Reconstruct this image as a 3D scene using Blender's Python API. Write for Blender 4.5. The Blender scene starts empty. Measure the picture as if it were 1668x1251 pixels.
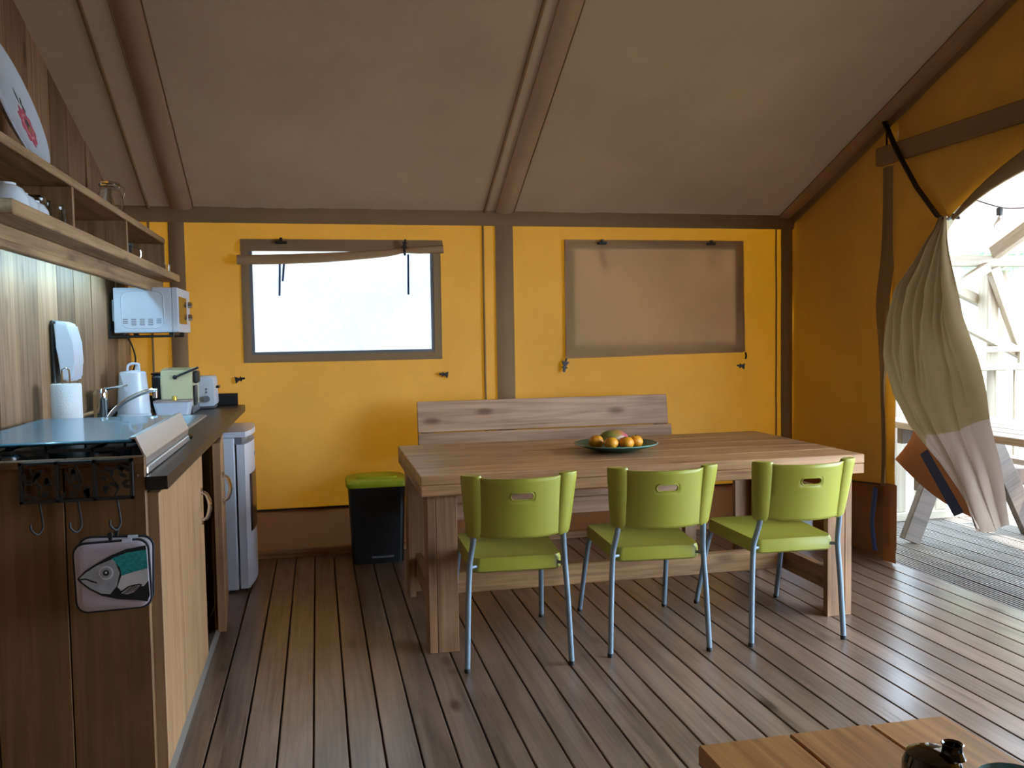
import bpy, bmesh, math, random
from mathutils import Vector, Matrix, Euler, noise
random.seed(7)
sc = bpy.context.scene
C = sc.collection
R = math.radians
# ---------------------------------------------------------------- camera
F, YAW, PIT, ROL, CH = 1431.0, .2174, .0547, -.0159, 1.298
cam = bpy.data.cameras.new('camera'); cob = bpy.data.objects.new('camera', cam); C.objects.link(cob)
cam.sensor_width = 36; cam.lens = F / 1668 * 36; cam.clip_start = .05
fw = Vector((math.sin(YAW) * math.cos(PIT), math.cos(YAW) * math.cos(PIT), -math.sin(PIT)))
r0 = Vector((math.cos(YAW), -math.sin(YAW), 0)); u0 = r0.cross(fw)
rr = r0 * math.cos(ROL) + u0 * math.sin(ROL); uu = u0 * math.cos(ROL) - r0 * math.sin(ROL)
mw = Matrix((rr, uu, -fw)).transposed().to_4x4(); mw.translation = (0, 0, CH)
cob.matrix_world = mw
sc.camera = cob
# ---------------------------------------------------------------- world, sun, exposure
w = bpy.data.worlds.new('sky'); sc.world = w; w.use_nodes = True
bg = w.node_tree.nodes['Background']; bg.inputs[0].default_value = (.63, .815, 1, 1); bg.inputs[1].default_value = 12.0
sun = bpy.data.lights.new('sun_offscreen', 'SUN'); sun.energy = 13; sun.angle = R(1.5); sun.color = (1, .97, .93)
so = bpy.data.objects.new('sun_offscreen', sun); C.objects.link(so)
so.rotation_euler = Vector((-.40, .25, -.88)).to_track_quat('-Z', 'Y').to_euler()
vs = sc.view_settings; vs.view_transform = 'Standard'; vs.look = 'None'; vs.gamma = 1; vs.use_curve_mapping = False
vs.exposure = .85
# ---------------------------------------------------------------- materials
MATS = {}
def newmat(name):
    m = bpy.data.materials.new(name); m.use_nodes = True; nt = m.node_tree
    return m, nt, nt.nodes['Principled BSDF']
def N(nt, t, **k):
    n = nt.nodes.new(t)
    for a, b in k.items():
        if a.startswith('i_'): n.inputs[a[2:].replace('_', ' ')].default_value = b
        else: setattr(n, a, b)
    return n
def plain(name, col, rough=.5, metal=0, bump=0, bscale=80, var=.06, spec=.5, coat=0, trans=0, ior=1.45, emit=None, es=0, alpha=1, sss=0):
    if name in MATS: return MATS[name]
    m, nt, p = newmat(name)
    tc = N(nt, 'ShaderNodeTexCoord')
    nz = N(nt, 'ShaderNodeTexNoise', i_Scale=bscale * .25, i_Detail=4.0); nt.links.new(tc.outputs['Object'], nz.inputs['Vector'])
    mx = N(nt, 'ShaderNodeMix', data_type='RGBA'); 
    mx.inputs[6].default_value = tuple(max(0, c * (1 - var)) for c in col) + (1,)
    mx.inputs[7].default_value = tuple(min(1, c * (1 + var)) for c in col) + (1,)
    nt.links.new(nz.outputs['Fac'], mx.inputs[0]); nt.links.new(mx.outputs[2], p.inputs['Base Color'])
    p.inputs['Roughness'].default_value = rough; p.inputs['Metallic'].default_value = metal
    p.inputs['Specular IOR Level'].default_value = spec; p.inputs['Coat Weight'].default_value = coat
    p.inputs['Transmission Weight'].default_value = trans; p.inputs['IOR'].default_value = ior
    if emit: p.inputs['Emission Color'].default_value = emit + (1,); p.inputs['Emission Strength'].default_value = es
    if bump:
        b2 = N(nt, 'ShaderNodeTexNoise', i_Scale=float(bscale), i_Detail=3.0); nt.links.new(tc.outputs['Object'], b2.inputs['Vector'])
        bp = N(nt, 'ShaderNodeBump', i_Strength=bump, i_Distance=.004); nt.links.new(b2.outputs['Fac'], bp.inputs['Height']); nt.links.new(bp.outputs[0], p.inputs['Normal'])
    MATS[name] = m; return m
def wood(name, light, dark, axis='X', rough=.55, grain=1.0, knots=.5, stain=.4, vary=.25, bump=.25, scale=1.0, spec=.35):
    """plank wood: fibres run along `axis` in object space; each object is shifted and tinted by its own random number"""
    if name in MATS: return MATS[name]
    m, nt, p = newmat(name); L = nt.links.new
    tc = N(nt, 'ShaderNodeTexCoord'); oi = N(nt, 'ShaderNodeObjectInfo')
    off = N(nt, 'ShaderNodeVectorMath', operation='SCALE'); off.inputs[0].default_value = (37, 53, 29); L(oi.outputs['Random'], off.inputs['Scale'])
    ad = N(nt, 'ShaderNodeVectorMath', operation='ADD'); L(tc.outputs['Object'], ad.inputs[0]); L(off.outputs[0], ad.inputs[1])
    s = {'X': (.9, 16, 16), 'Y': (16, .9, 16), 'Z': (16, 16, .9)}[axis]
    mp = N(nt, 'ShaderNodeMapping'); mp.inputs['Scale'].default_value = tuple(k * scale for k in s); L(ad.outputs[0], mp.inputs['Vector'])
    n1 = N(nt, 'ShaderNodeTexNoise', i_Scale=1.0, i_Detail=5.0, i_Roughness=.55, i_Distortion=1.4); L(mp.outputs[0], n1.inputs['Vector'])
    s2 = {'X': (2.5, 75, 75), 'Y': (75, 2.5, 75), 'Z': (75, 75, 2.5)}[axis]
    mp2 = N(nt, 'ShaderNodeMapping'); mp2.inputs['Scale'].default_value = tuple(k * scale for k in s2); L(ad.outputs[0], mp2.inputs['Vector'])
    n2 = N(nt, 'ShaderNodeTexNoise', i_Scale=1.0, i_Detail=3.0, i_Distortion=.3); L(mp2.outputs[0], n2.inputs['Vector'])
    s3 = {'X': (2.6, 7, 7), 'Y': (7, 2.6, 7), 'Z': (7, 7, 2.6)}[axis]
    mp3 = N(nt, 'ShaderNodeMapping'); mp3.inputs['Scale'].default_value = s3; L(ad.outputs[0], mp3.inputs['Vector'])
    vo = N(nt, 'ShaderNodeTexVoronoi', i_Scale=1.0); L(mp3.outputs[0], vo.inputs['Vector'])
    kr0 = N(nt, 'ShaderNodeMapRange', interpolation_type='SMOOTHSTEP'); kr0.inputs[1].default_value = .05; kr0.inputs[2].default_value = .21; kr0.inputs[3].default_value = knots; kr0.inputs[4].default_value = 0; L(vo.outputs['Distance'], kr0.inputs[0])
    sc_ = N(nt, 'ShaderNodeSeparateColor'); L(vo.outputs['Color'], sc_.inputs[0])
    gt = N(nt, 'ShaderNodeMath', operation='GREATER_THAN'); L(sc_.outputs[0], gt.inputs[0]); gt.inputs[1].default_value = .45
    kr = N(nt, 'ShaderNodeMath', operation='MULTIPLY'); L(kr0.outputs[0], kr.inputs[0]); L(gt.outputs[0], kr.inputs[1])
    n4 = N(nt, 'ShaderNodeTexNoise', i_Scale=3.5, i_Detail=4.0); L(ad.outputs[0], n4.inputs['Vector'])
    mad = N(nt, 'ShaderNodeMath', operation='MULTIPLY_ADD'); L(n2.outputs['Fac'], mad.inputs[0]); mad.inputs[1].default_value = .55 * grain; L(n1.outputs['Fac'], mad.inputs[2])
    ra = N(nt, 'ShaderNodeValToRGB'); ra.color_ramp.elements[0].position = .50; ra.color_ramp.elements[1].position = .92
    ra.color_ramp.elements[0].color = dark + (1,); ra.color_ramp.elements[1].color = light + (1,); L(mad.outputs[0], ra.inputs[0])
    k = N(nt, 'ShaderNodeMix', data_type='RGBA', blend_type='MULTIPLY'); L(kr.outputs[0], k.inputs[0]); L(ra.outputs[0], k.inputs[6]); k.inputs[7].default_value = (.18, .13, .1, 1)
    sr = N(nt, 'ShaderNodeMapRange'); sr.inputs[1].default_value = .5; sr.inputs[2].default_value = .75; sr.inputs[4].default_value = stain; L(n4.outputs['Fac'], sr.inputs[0])
    k2 = N(nt, 'ShaderNodeMix', data_type='RGBA', blend_type='MULTIPLY'); L(sr.outputs[0], k2.inputs[0]); L(k.outputs[2], k2.inputs[6]); k2.inputs[7].default_value = (.45, .38, .33, 1)
    vr = N(nt, 'ShaderNodeMapRange'); vr.inputs[3].default_value = 1 - vary; vr.inputs[4].default_value = 1 + vary * .6; L(oi.outputs['Random'], vr.inputs[0])
    hs = N(nt, 'ShaderNodeHueSaturation'); L(vr.outputs[0], hs.inputs['Value']); L(k2.outputs[2], hs.inputs['Color']); L(hs.outputs[0], p.inputs['Base Color'])
    p.inputs['Roughness'].default_value = rough; p.inputs['Specular IOR Level'].default_value = spec
    bp = N(nt, 'ShaderNodeBump', i_Strength=bump, i_Distance=.003); L(mad.outputs[0], bp.inputs['Height']); L(bp.outputs[0], p.inputs['Normal'])
    MATS[name] = m; return m
def canvas(name, refl, tran, rough=.8, weave=420, mottle=.12):
    """woven cloth sheet: part of the light is scattered back, part goes through"""
    if name in MATS: return MATS[name]
    m = bpy.data.materials.new(name); m.use_nodes = True; nt = m.node_tree; L = nt.links.new
    nt.nodes.remove(nt.nodes['Principled BSDF']); out = nt.nodes['Material Output']
    tc = N(nt, 'ShaderNodeTexCoord')
    nz = N(nt, 'ShaderNodeTexNoise', i_Scale=2.2, i_Detail=5.0, i_Roughness=.6); L(tc.outputs['Object'], nz.inputs['Vector'])
    wv = N(nt, 'ShaderNodeTexNoise', i_Scale=float(weave), i_Detail=2.0); L(tc.outputs['Object'], wv.inputs['Vector'])
    sm = N(nt, 'ShaderNodeMath', operation='MULTIPLY_ADD'); L(wv.outputs['Fac'], sm.inputs[0]); sm.inputs[1].default_value = .5; L(nz.outputs['Fac'], sm.inputs[2])
    mr = N(nt, 'ShaderNodeMapRange'); mr.inputs[1].default_value = .45; mr.inputs[2].default_value = 1.05; mr.inputs[3].default_value = 1 - mottle; mr.inputs[4].default_value = 1 + mottle; L(sm.outputs[0], mr.inputs[0])
    def shade(col, node):
        v = N(nt, 'ShaderNodeVectorMath', operation='SCALE'); v.inputs[0].default_value = col; L(mr.outputs[0], v.inputs['Scale'])
        s = N(nt, node); L(v.outputs[0], s.inputs['Color']); return s
    d = shade(refl, 'ShaderNodeBsdfDiffuse'); t = shade(tran, 'ShaderNodeBsdfTranslucent')
    bp = N(nt, 'ShaderNodeBump', i_Strength=.25, i_Distance=.002); L(wv.outputs['Fac'], bp.inputs['Height']); L(bp.outputs[0], d.inputs['Normal'])
    a = N(nt, 'ShaderNodeAddShader'); L(d.outputs[0], a.inputs[0]); L(t.outputs[0], a.inputs[1]); L(a.outputs[0], out.inputs['Surface'])
    MATS[name] = m; return m
M_floor = wood('floor_plank_wood', (.25, .165, .120), (.085, .052, .036), 'Y', rough=.28, knots=.85, stain=.55, vary=.22, bump=.3, spec=1.0)
M_deck = wood('deck_board_wood', (.24, .215, .19), (.14, .12, .105), 'Y', rough=.6, knots=.2, stain=.3, vary=.15, bump=.2)
M_wall = wood('wall_plank_wood', (.36, .205, .105), (.155, .084, .042), 'Z', rough=.62, knots=.7, stain=.5, vary=.35, bump=.3)
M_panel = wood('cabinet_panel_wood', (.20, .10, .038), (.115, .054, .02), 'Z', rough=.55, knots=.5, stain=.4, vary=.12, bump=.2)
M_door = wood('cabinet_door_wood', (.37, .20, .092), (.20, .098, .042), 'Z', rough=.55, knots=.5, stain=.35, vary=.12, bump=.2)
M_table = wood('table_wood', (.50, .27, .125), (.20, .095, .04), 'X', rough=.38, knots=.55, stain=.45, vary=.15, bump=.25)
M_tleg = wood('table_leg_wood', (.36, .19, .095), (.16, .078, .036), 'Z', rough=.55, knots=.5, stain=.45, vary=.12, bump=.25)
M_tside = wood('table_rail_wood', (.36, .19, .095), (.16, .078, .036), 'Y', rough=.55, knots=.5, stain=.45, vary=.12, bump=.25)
M_bench = wood('bench_wood', (.60, .35, .21), (.30, .165, .09), 'X', rough=.55, knots=.7, stain=.4, vary=.1, bump=.2)
M_benchz = wood('bench_leg_wood', (.42, .25, .15), (.22, .12, .065), 'Z', rough=.55, knots=.5, stain=.4, vary=.1, bump=.2)
M_shelf = wood('shelf_wood', (.47, .29, .145), (.20, .11, .05), 'Y', rough=.6, knots=.6, stain=.45, vary=.15, bump=.25)
M_shelfz = wood('shelf_divider_wood', (.40, .235, .11), (.18, .09, .04), 'Z', rough=.6, knots=.5, stain=.45, vary=.15, bump=.25)
M_coffee = wood('coffee_table_wood', (.50, .235, .07), (.25, .105, .028), 'Y', rough=.45, knots=.75, stain=.3, vary=.12, bump=.2)
M_pale = wood('pale_timber', (.40, .34, .26), (.28, .225, .16), 'X', rough=.6, knots=.3, stain=.2, vary=.1)
M_palez = wood('pale_timber_upright', (.40, .34, .26), (.28, .225, .16), 'Z', rough=.6, knots=.3, stain=.2, vary=.1)
M_picnic = wood('picnic_wood', (.36, .27, .20), (.17, .12, .09), 'Y', rough=.6, knots=.4, stain=.3, vary=.15)
M_picnicz = wood('picnic_wood_shaded', (.12, .085, .065), (.06, .042, .032), 'Z', rough=.6, knots=.4, stain=.3, vary=.15)  # underframe set darker than the top: its backlit shade is in the colour
M_yellow = canvas('yellow_canvas', (.52, .30, .085), (.051, .0178, .0003))
M_roof = canvas('brown_roof_canvas', (.44, .29, .175), (.002, .0014, .0008))
M_band = canvas('brown_band_canvas', (.28, .175, .09), (.009, .008, .004))
M_flap = canvas('brown_flap_canvas', (.36, .225, .12), (.12, .062, .023))
M_skirt = canvas('brown_skirt_vinyl', (.24, .095, .04), (.015, .006, .002))
M_beige = canvas('beige_outer_canvas', (.30, .215, .118), (.022, .016, .007))
M_pane = canvas('milky_window_film', (.35, .36, .38), (.168, .163, .154), mottle=.14, weave=30)
M_canopy = canvas('pale_porch_canopy', (.62, .53, .48), (.035, .028, .026))
M_black = plain('black_plastic', (.018, .018, .02), .4)
M_cord = plain('dark_cord', (.03, .025, .02), .7)
M_green = plain('green_chair_plastic', (.33, .315, .04), .38, bump=.05, bscale=300, var=.04, spec=.45)
M_tube = plain('grey_painted_steel', (.20, .255, .31), .4, metal=.15, var=.03)
M_foot = plain('dark_rubber', (.02, .02, .022), .6)
M_white = plain('white_enamel', (.64, .66, .73), .25, var=.02)
M_whitep = plain('white_plastic', (.60, .63, .71), .4, var=.02)
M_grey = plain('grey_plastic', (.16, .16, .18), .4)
M_chrome = plain('chrome', (.75, .76, .78), .12, metal=1, var=.02)
M_steel = plain('brushed_steel', (.70, .68, .67), .36, metal=1, var=.08, bump=.08, bscale=200)
M_ctop = plain('dark_laminate', (.022, .019, .017), .36, var=.12, bump=.03, bscale=300, spec=.28)
M_iron = plain('black_wrought_iron', (.014, .012, .012), .55, bump=.2)
M_glassblue = plain('frosted_blue_glass', (.07, .26, .38), .25, coat=.4, trans=.25, var=.03)
M_hob = plain('black_enamel', (.012, .014, .018), .2)
M_towel = plain('white_paper', (.78, .77, .78), .9, bump=.5, bscale=220, var=.03)
M_cream = plain('cream_plastic', (.66, .60, .36), .3, var=.02)
M_gold = plain('gold_foil', (.75, .5, .08), .3, metal=.9)
M_smoke = plain('smoked_plastic', (.05, .055, .07), .15, trans=.5)
M_lime = plain('lime_plastic', (.34, .40, .015), .4, var=.03)
M_binblk = plain('black_bin_plastic', (.012, .012, .013), .45)
M_ceramic = plain('dark_green_glaze', (.016, .085, .06), .38, bump=.3, bscale=60, var=.35)
M_crim = plain('light_green_glaze', (.13, .30, .25), .2, var=.15)
M_orange = plain('orange_peel', (.72, .285, .012), .4, bump=.35, bscale=260, var=.12)
M_stem = plain('dry_stem', (.03, .03, .012), .8)
M_vase = plain('black_glaze', (.006, .006, .007), .08, coat=.6)
M_clear = plain('clear_glass', (.95, .97, .97), .02, trans=1.0, ior=1.45, var=0)
M_mug = plain('white_porcelain', (.70, .75, .80), .2, var=.02)
M_under = plain('rough_backing_timber', (.15, .095, .06), .85, var=.15)
M_led = plain('led_diffuser', (.8, .9, 1), .4, emit=(.34, .70, 1.0), es=27)
M_pot = plain('grey_pink_cotton', (.40, .34, .37), .85, bump=.3, bscale=90, var=.08)
M_ink = plain('black_ink', (.012, .012, .014), .8)
M_fishg = plain('grey_print', (.32, .32, .34), .85, var=.4, bscale=120)
M_teal = plain('teal_print', (.015, .24, .235), .8, var=.75, bscale=700)
M_fishw = plain('pale_print', (.55, .54, .55), .85, var=.2)
M_tray = plain('white_tray_melamine', (.62, .68, .76), .22, var=.02, coat=.3)
M_pink = plain('pink_print', (.52, .07, .13), .5, var=.25, bscale=200)
M_pinkl = plain('pale_pink_print', (.72, .38, .40), .5, var=.2)
M_leafp = plain('dark_leaf_print', (.04, .06, .06), .5)
M_yelp = plain('yellow_print', (.42, .36, .08), .5)
M_darkred = plain('dark_brown_gloss', (.055, .03, .028), .2)
M_blue = plain('blue_zip_tape', (.03, .06, .16), .6)
# ---------------------------------------------------------------- mesh helpers
class MB:
    def __init__(s): s.bm = bmesh.new()
    def box(s, a, b, bev=0, seg=1, rot=None, piv=None):
        a, b = [min(a[i], b[i]) for i in range(3)], [max(a[i], b[i]) for i in range(3)]
        t = bmesh.new(); bmesh.ops.create_cube(t, size=1)
        c = Vector([(a[i] + b[i]) / 2 for i in range(3)]); d = [b[i] - a[i] for i in range(3)]
        for v in t.verts: v.co = Vector((v.co[0] * d[0], v.co[1] * d[1], v.co[2] * d[2])) + c
        if bev: bmesh.ops.bevel(t, geom=t.edges[:], offset=min(bev, min(d) * .45), segments=seg, affect='EDGES', profile=.5)
        if rot:
            m = Euler(rot).to_matrix(); p = Vector(piv) if piv else c
            for v in t.verts: v.co = m @ (v.co - p) + p
        return s.add(t)
    def add(s, t):
        me = bpy.data.meshes.new('t'); t.to_mesh(me); t.free(); s.bm.from_mesh(me); bpy.data.meshes.remove(me); return s
    def tube(s, pts, r, n=10, cap=True, closed=False, ell=None):
        pts = [Vector(p) for p in pts]; rs = r if isinstance(r, (list, tuple)) else [r] * len(pts)
        rings = []; prev = None; K = len(pts)
        for i, p in enumerate(pts):
            if closed: d = pts[(i + 1) % K] - pts[i - 1]
            else: d = pts[min(i + 1, K - 1)] - pts[max(i - 1, 0)]
            d.normalize()
            if prev is None:
                a = Vector((0, 0, 1)) if abs(d.z) < .9 else Vector((0, 1, 0)); x = d.cross(a).normalized()
            else: x = (prev - d * prev.dot(d)).normalized()
            prev = x; y = d.cross(x)
            e = ell or (1, 1)
            rings.append([s.bm.verts.new(p + (x * math.cos(2 * math.pi * k / n) * e[0] + y * math.sin(2 * math.pi * k / n) * e[1]) * rs[i]) for k in range(n)])
        m = K if closed else K - 1
        for i in range(m):
            A, B = rings[i], rings[(i + 1) % K]
            for k in range(n): s.bm.faces.new((A[k], A[(k + 1) % n], B[(k + 1) % n], B[k]))
        if cap and not closed:
            s.bm.faces.new(rings[0][::-1]); s.bm.faces.new(rings[-1])
        return s
    def lathe(s, prof, c=(0, 0, 0), n=24, sx=1, sy=1):
        c = Vector(c); rings = []
        for (r, z) in prof:
            if r < 1e-6: rings.append([s.bm.verts.new(c + Vector((0, 0, z)))])
            else: rings.append([s.bm.verts.new(c + Vector((r * sx * math.cos(2 * math.pi * k / n), r * sy * math.sin(2 * math.pi * k / n), z))) for k in range(n)])
        for A, B in zip(rings, rings[1:]):
            for k in range(n):
                j = (k + 1) % n
                if len(A) == 1 and len(B) == 1: continue
                if len(A) == 1: s.bm.faces.new((A[0], B[j], B[k]))
                elif len(B) == 1: s.bm.faces.new((A[k], A[j], B[0]))
                else: s.bm.faces.new((A[k], A[j], B[j], B[k]))
        return s
    def grid(s, fn, nu, nv):
        g = [[s.bm.verts.new(Vector(fn(i / nu, j / nv))) for j in range(nv + 1)] for i in range(nu + 1)]
        for i in range(nu):
            for j in range(nv): s.bm.faces.new((g[i][j], g[i + 1][j], g[i + 1][j + 1], g[i][j + 1]))
        return s
    def prism(s, poly, h, mp):
        """poly: 2D outline; mp(x, y, z) -> 3D"""
        a = [s.bm.verts.new(Vector(mp(x, y, 0))) for x, y in poly]; b = [s.bm.verts.new(Vector(mp(x, y, h))) for x, y in poly]
        s.bm.faces.new(a[::-1]); s.bm.faces.new(b)
        for k in range(len(poly)): s.bm.faces.new((a[k], a[(k + 1) % len(poly)], b[(k + 1) % len(poly)], b[k]))
        return s
    def sphere(s, c, r, sc_=(1, 1, 1), u=16, v=10):
        t = bmesh.new(); bmesh.ops.create_uvsphere(t, u_segments=u, v_segments=v, radius=r)
        for q in t.verts: q.co = Vector((q.co[0] * sc_[0], q.co[1] * sc_[1], q.co[2] * sc_[2])) + Vector(c)
        return s.add(t)
    def xf(s, M):
        for v in s.bm.verts: v.co = M @ v.co
        return s
    def mesh(s, name, mat, smooth=False):
        bmesh.ops.recalc_face_normals(s.bm, faces=s.bm.faces[:])
        me = bpy.data.meshes.new(name); s.bm.to_mesh(me); s.bm.free(); me.materials.append(mat)
        if smooth:
            me.polygons.foreach_set('use_smooth', [True] * len(me.polygons))
            try: me.set_sharp_from_angle(angle=R(38))
            except Exception: pass
        return me
    def build(s, name, mat, parent=None, smooth=False, solid=0, label=None, kind=None):
        o = bpy.data.objects.new(name, s.mesh(name, mat, smooth)); C.objects.link(o)
        if parent is not None:
            o.parent = parent; o.matrix_parent_inverse = parent_mat(parent).inverted()
        if solid:
            md = o.modifiers.new('thickness', 'SOLIDIFY'); md.thickness = solid; md.offset = 0
        if label: o['label'] = label
        if kind: o['kind'] = kind
        return o
def parent_mat(o):
    m = Matrix.LocRotScale(o.location, o.rotation_euler, o.scale)
    if o.parent: m = parent_mat(o.parent) @ o.matrix_parent_inverse @ m
    return m
def thing(name, label, cat, loc=(0, 0, 0), group=None):
    o = bpy.data.objects.new(name, None); C.objects.link(o); o.location = loc; o.empty_display_size = .05
    tag(o, label, cat, group); return o
def tag(o, label, cat=None, group=None, kind=None):
    o['label'] = label
    if cat: o['category'] = cat
    if group: o['group'] = group
    if kind: o['kind'] = kind
    return o
def struct(o, label): return tag(o, label, kind='structure')
def copy_tree(o, parent=None):
    c = o.copy(); C.objects.link(c)
    if parent is not None: c.parent = parent; c.matrix_parent_inverse = o.matrix_parent_inverse
    for ch in list(o.children): copy_tree(ch, c)
    return c
def link(mesh, name, loc, parent, rot=(0, 0, 0)):
    """another object sharing mesh data; loc/rot are in world space"""
    o = bpy.data.objects.new(name, mesh); C.objects.link(o); o.location = loc; o.rotation_euler = rot
    if parent is not None: o.parent = parent; o.matrix_parent_inverse = parent_mat(parent).inverted()
    return o
def bez(pts, n=8):
    """Catmull-Rom through points"""
    P = [Vector(p) for p in pts]; out = []
    for i in range(len(P) - 1):
        a, b, c, d = P[max(i - 1, 0)], P[i], P[i + 1], P[min(i + 2, len(P) - 1)]
        for k in range(n):
            t = k / n
            out.append(.5 * ((2 * b) + (c - a) * t + (2 * a - 5 * b + 4 * c - d) * t * t + (3 * b - a - 3 * c + d) * t ** 3))
    out.append(P[-1]); return out
def rrect(w, h, r, n=5, cx=0, cy=0):
    out = []
    for sx, sy, a0 in ((1, 1, 0), (-1, 1, 90), (-1, -1, 180), (1, -1, 270)):
        for k in range(n + 1):
            a = R(a0 + 90 * k / n); out.append((cx + sx * (w / 2 - r) + r * math.cos(a), cy + sy * (h / 2 - r) + r * math.sin(a)))
    return out
nz = lambda x, y=0, z=0: noise.noise(Vector((x, y, z)))
# ================================================================ SETTING
WX0, WX1, WY, EAVE = -1.04, 3.13, 5.386, 2.065
YF = -1.3      # tent front, behind the camera
# floor and its planks
floor = MB().box((-3.2, YF, -.06), (WX1, WY + .02, -.028)).build('floor', M_under)
struct(floor, 'dark brown plank floor of the tent')
PP, X0 = .1094, -.0461
pm = MB().box((-PP / 2 + .0032, YF, -.028), (PP / 2 - .0032, WY, 0), bev=.002).mesh('plank', M_floor)
for k in range(-10, 30):
    cx = X0 + (k + .5) * PP
    if -1.05 < cx < WX1 - .03: link(pm, 'plank', (cx, 0, 0), floor)
# back wall of canvas with two window openings
W1 = (-.395, .735, 1.175, 1.86); W2 = (1.565, 2.74, 1.175, 1.875)
def wob(x, z): return .006 * nz(x * 1.3, z * .9, 3) + .004 * nz(x * 5, z * 1.1, 9)
def sheet(mb, xs, zs, holes, yf, sub=.09):
    def subdiv(v):
        out = []
        for a, b in zip(v, v[1:]):
            n = max(1, int((b - a) / sub)); out += [a + (b - a) * k / n for k in range(n)]
        return out + [v[-1]]
    X, Z = subdiv(xs), subdiv(zs); vt = {}
    def V(x, z):
        k = (round(x, 5), round(z, 5))
        if k not in vt: vt[k] = mb.bm.verts.new(yf(x, z))
        return vt[k]
    for a, b in zip(X, X[1:]):
        for c, d in zip(Z, Z[1:]):
            mx, mz = (a + b) / 2, (c + d) / 2
            if any(h[0] < mx < h[1] and h[2] < mz < h[3] for h in holes): continue
            mb.bm.faces.new((V(a, c), V(b, c), V(b, d), V(a, d)))
    return mb
ybk = lambda x, z: (x, WY + wob(x, z), z)
wall_back = sheet(MB(), [-3.2, W1[0], W1[1], W2[0], W2[1], WX1 + .01], [.27, W1[2], W1[3], W2[3], EAVE], [W1, W2], ybk).build('wall_back', M_yellow, smooth=True)
struct(wall_back, 'glowing yellow canvas back wall of the tent')
sheet(MB(), [-3.2, WX1], [-.055, .285], [], lambda x, z: (x, WY - .004 + .006 * nz(x * 3, z * 2), z)).build('skirt', M_skirt, wall_back, True, label='brown vinyl skirt')
MB().tube([(-3.2, WY - .008, .285), (WX1, WY - .008, .285)], .005, 6).build('seam_cord', M_cord, wall_back)
sheet(MB(), [-3.2, WX1], [1.978, 2.07], [], lambda x, z: (x, WY - .018 - .012 * math.sin((z - 1.978) / .092 * math.pi) + .006 * nz(x * 14, z * 3) + .004 * nz(x * 40, z * 9), z), sub=.03).build('valance', M_band, wall_back, True, label='brown gathered eave valance')
def band(x0, x1, z0, z1, name='seam_band', off=.012, bulge=.01):
    return sheet(MB(), [x0, x1], [z0, z1], [], lambda x, z: (x, WY - off - bulge * math.sin((x - x0) / (x1 - x0) * math.pi) + .004 * nz(x * 9, z * 2.2, 5), z), sub=.025).build(name, M_band, wall_back, True)
band(-.818, -.728, 0, 1.985); band(1.094, 1.208, 0, 1.985); band(3.04, 3.125, 0, 2.0, bulge=.02)
for x in (-.921, 1.018, 3.005):
    MB().tube([(x + .004 * nz(z * 3, x), WY - .012, z) for z in [.02 + .14 * k for k in range(15)]], .0065, 6).build('piping', M_band, wall_back, True)
for xa, za in ((.02, .0), (1.02, .0)):
    pass
baseboard = MB().box((-.46, WY - .045, 0), (WX1 - .02, WY - .012, .045), bev=.003).build('baseboard_back', M_table); struct(baseboard, 'low brown wooden batten along the foot of the back wall')
# windows -----------------------------------------------------------------
def bowtie(mb, c, s=.03, a=0, y=-.01):
    pts = [(-1, -.75), (-.15, -.22), (.2, -.6), (.35, -.25), (1, -.2), (1, .2), (.35, .25), (.2, .6), (-.15, .22), (-1, .75)]
    ca, sa = math.cos(a), math.sin(a)
    return mb.prism([(s * (px * ca - py * sa), s * (px * sa + py * ca)) for px, py in pts], .012, lambda x, z, t: (c[0] + x, c[1] + y - t, c[2] + z))
def frame_strip(x0, x1, z0, z1, wdt, off, mb):
    yo = lambda x, z: (x, WY - off + wob(x, z), z)
    for a in ((x0, x1, z0, z0 + wdt), (x0, x1, z1 - wdt, z1), (x0, x0 + wdt, z0 + wdt, z1 - wdt), (x1 - wdt, x1, z0 + wdt, z1 - wdt)):
        sheet(mb, [a[0], a[1]], [a[2], a[3]], [], yo)
    return mb
def window(name, fx, px, label):
    pane = sheet(MB(), [px[0] - .03, px[1] + .03], [px[2] - .03, px[3] + .03], [], lambda x, z: (x, WY + .004 + .004 * nz(x * 2, z * 2, 1), z)).build(name, M_pane, None, True)
    struct(pane, label)
    frame_strip(*fx, .046, .008, MB()).build('frame', M_band, pane, True, label='brown canvas window border')
    frame_strip(fx[0] + .045, fx[1] - .045, fx[2] + .043, fx[3] - .045, .020, .004, MB()).build('edge_tape', M_grey, pane, True, label='dark grey edging tape')
    return pane
win1 = window('window_1', (-.422, .752, 1.163, 1.885), (-.36, .70, 1.205, 1.80), 'bright milky window film with rolled-up brown flap')
win2 = window('window_2', (1.54, 2.765, 1.163, 1.90), (1.605, 2.705, 1.215, 1.835), 'milky window covered by a lowered brown flap')
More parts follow.
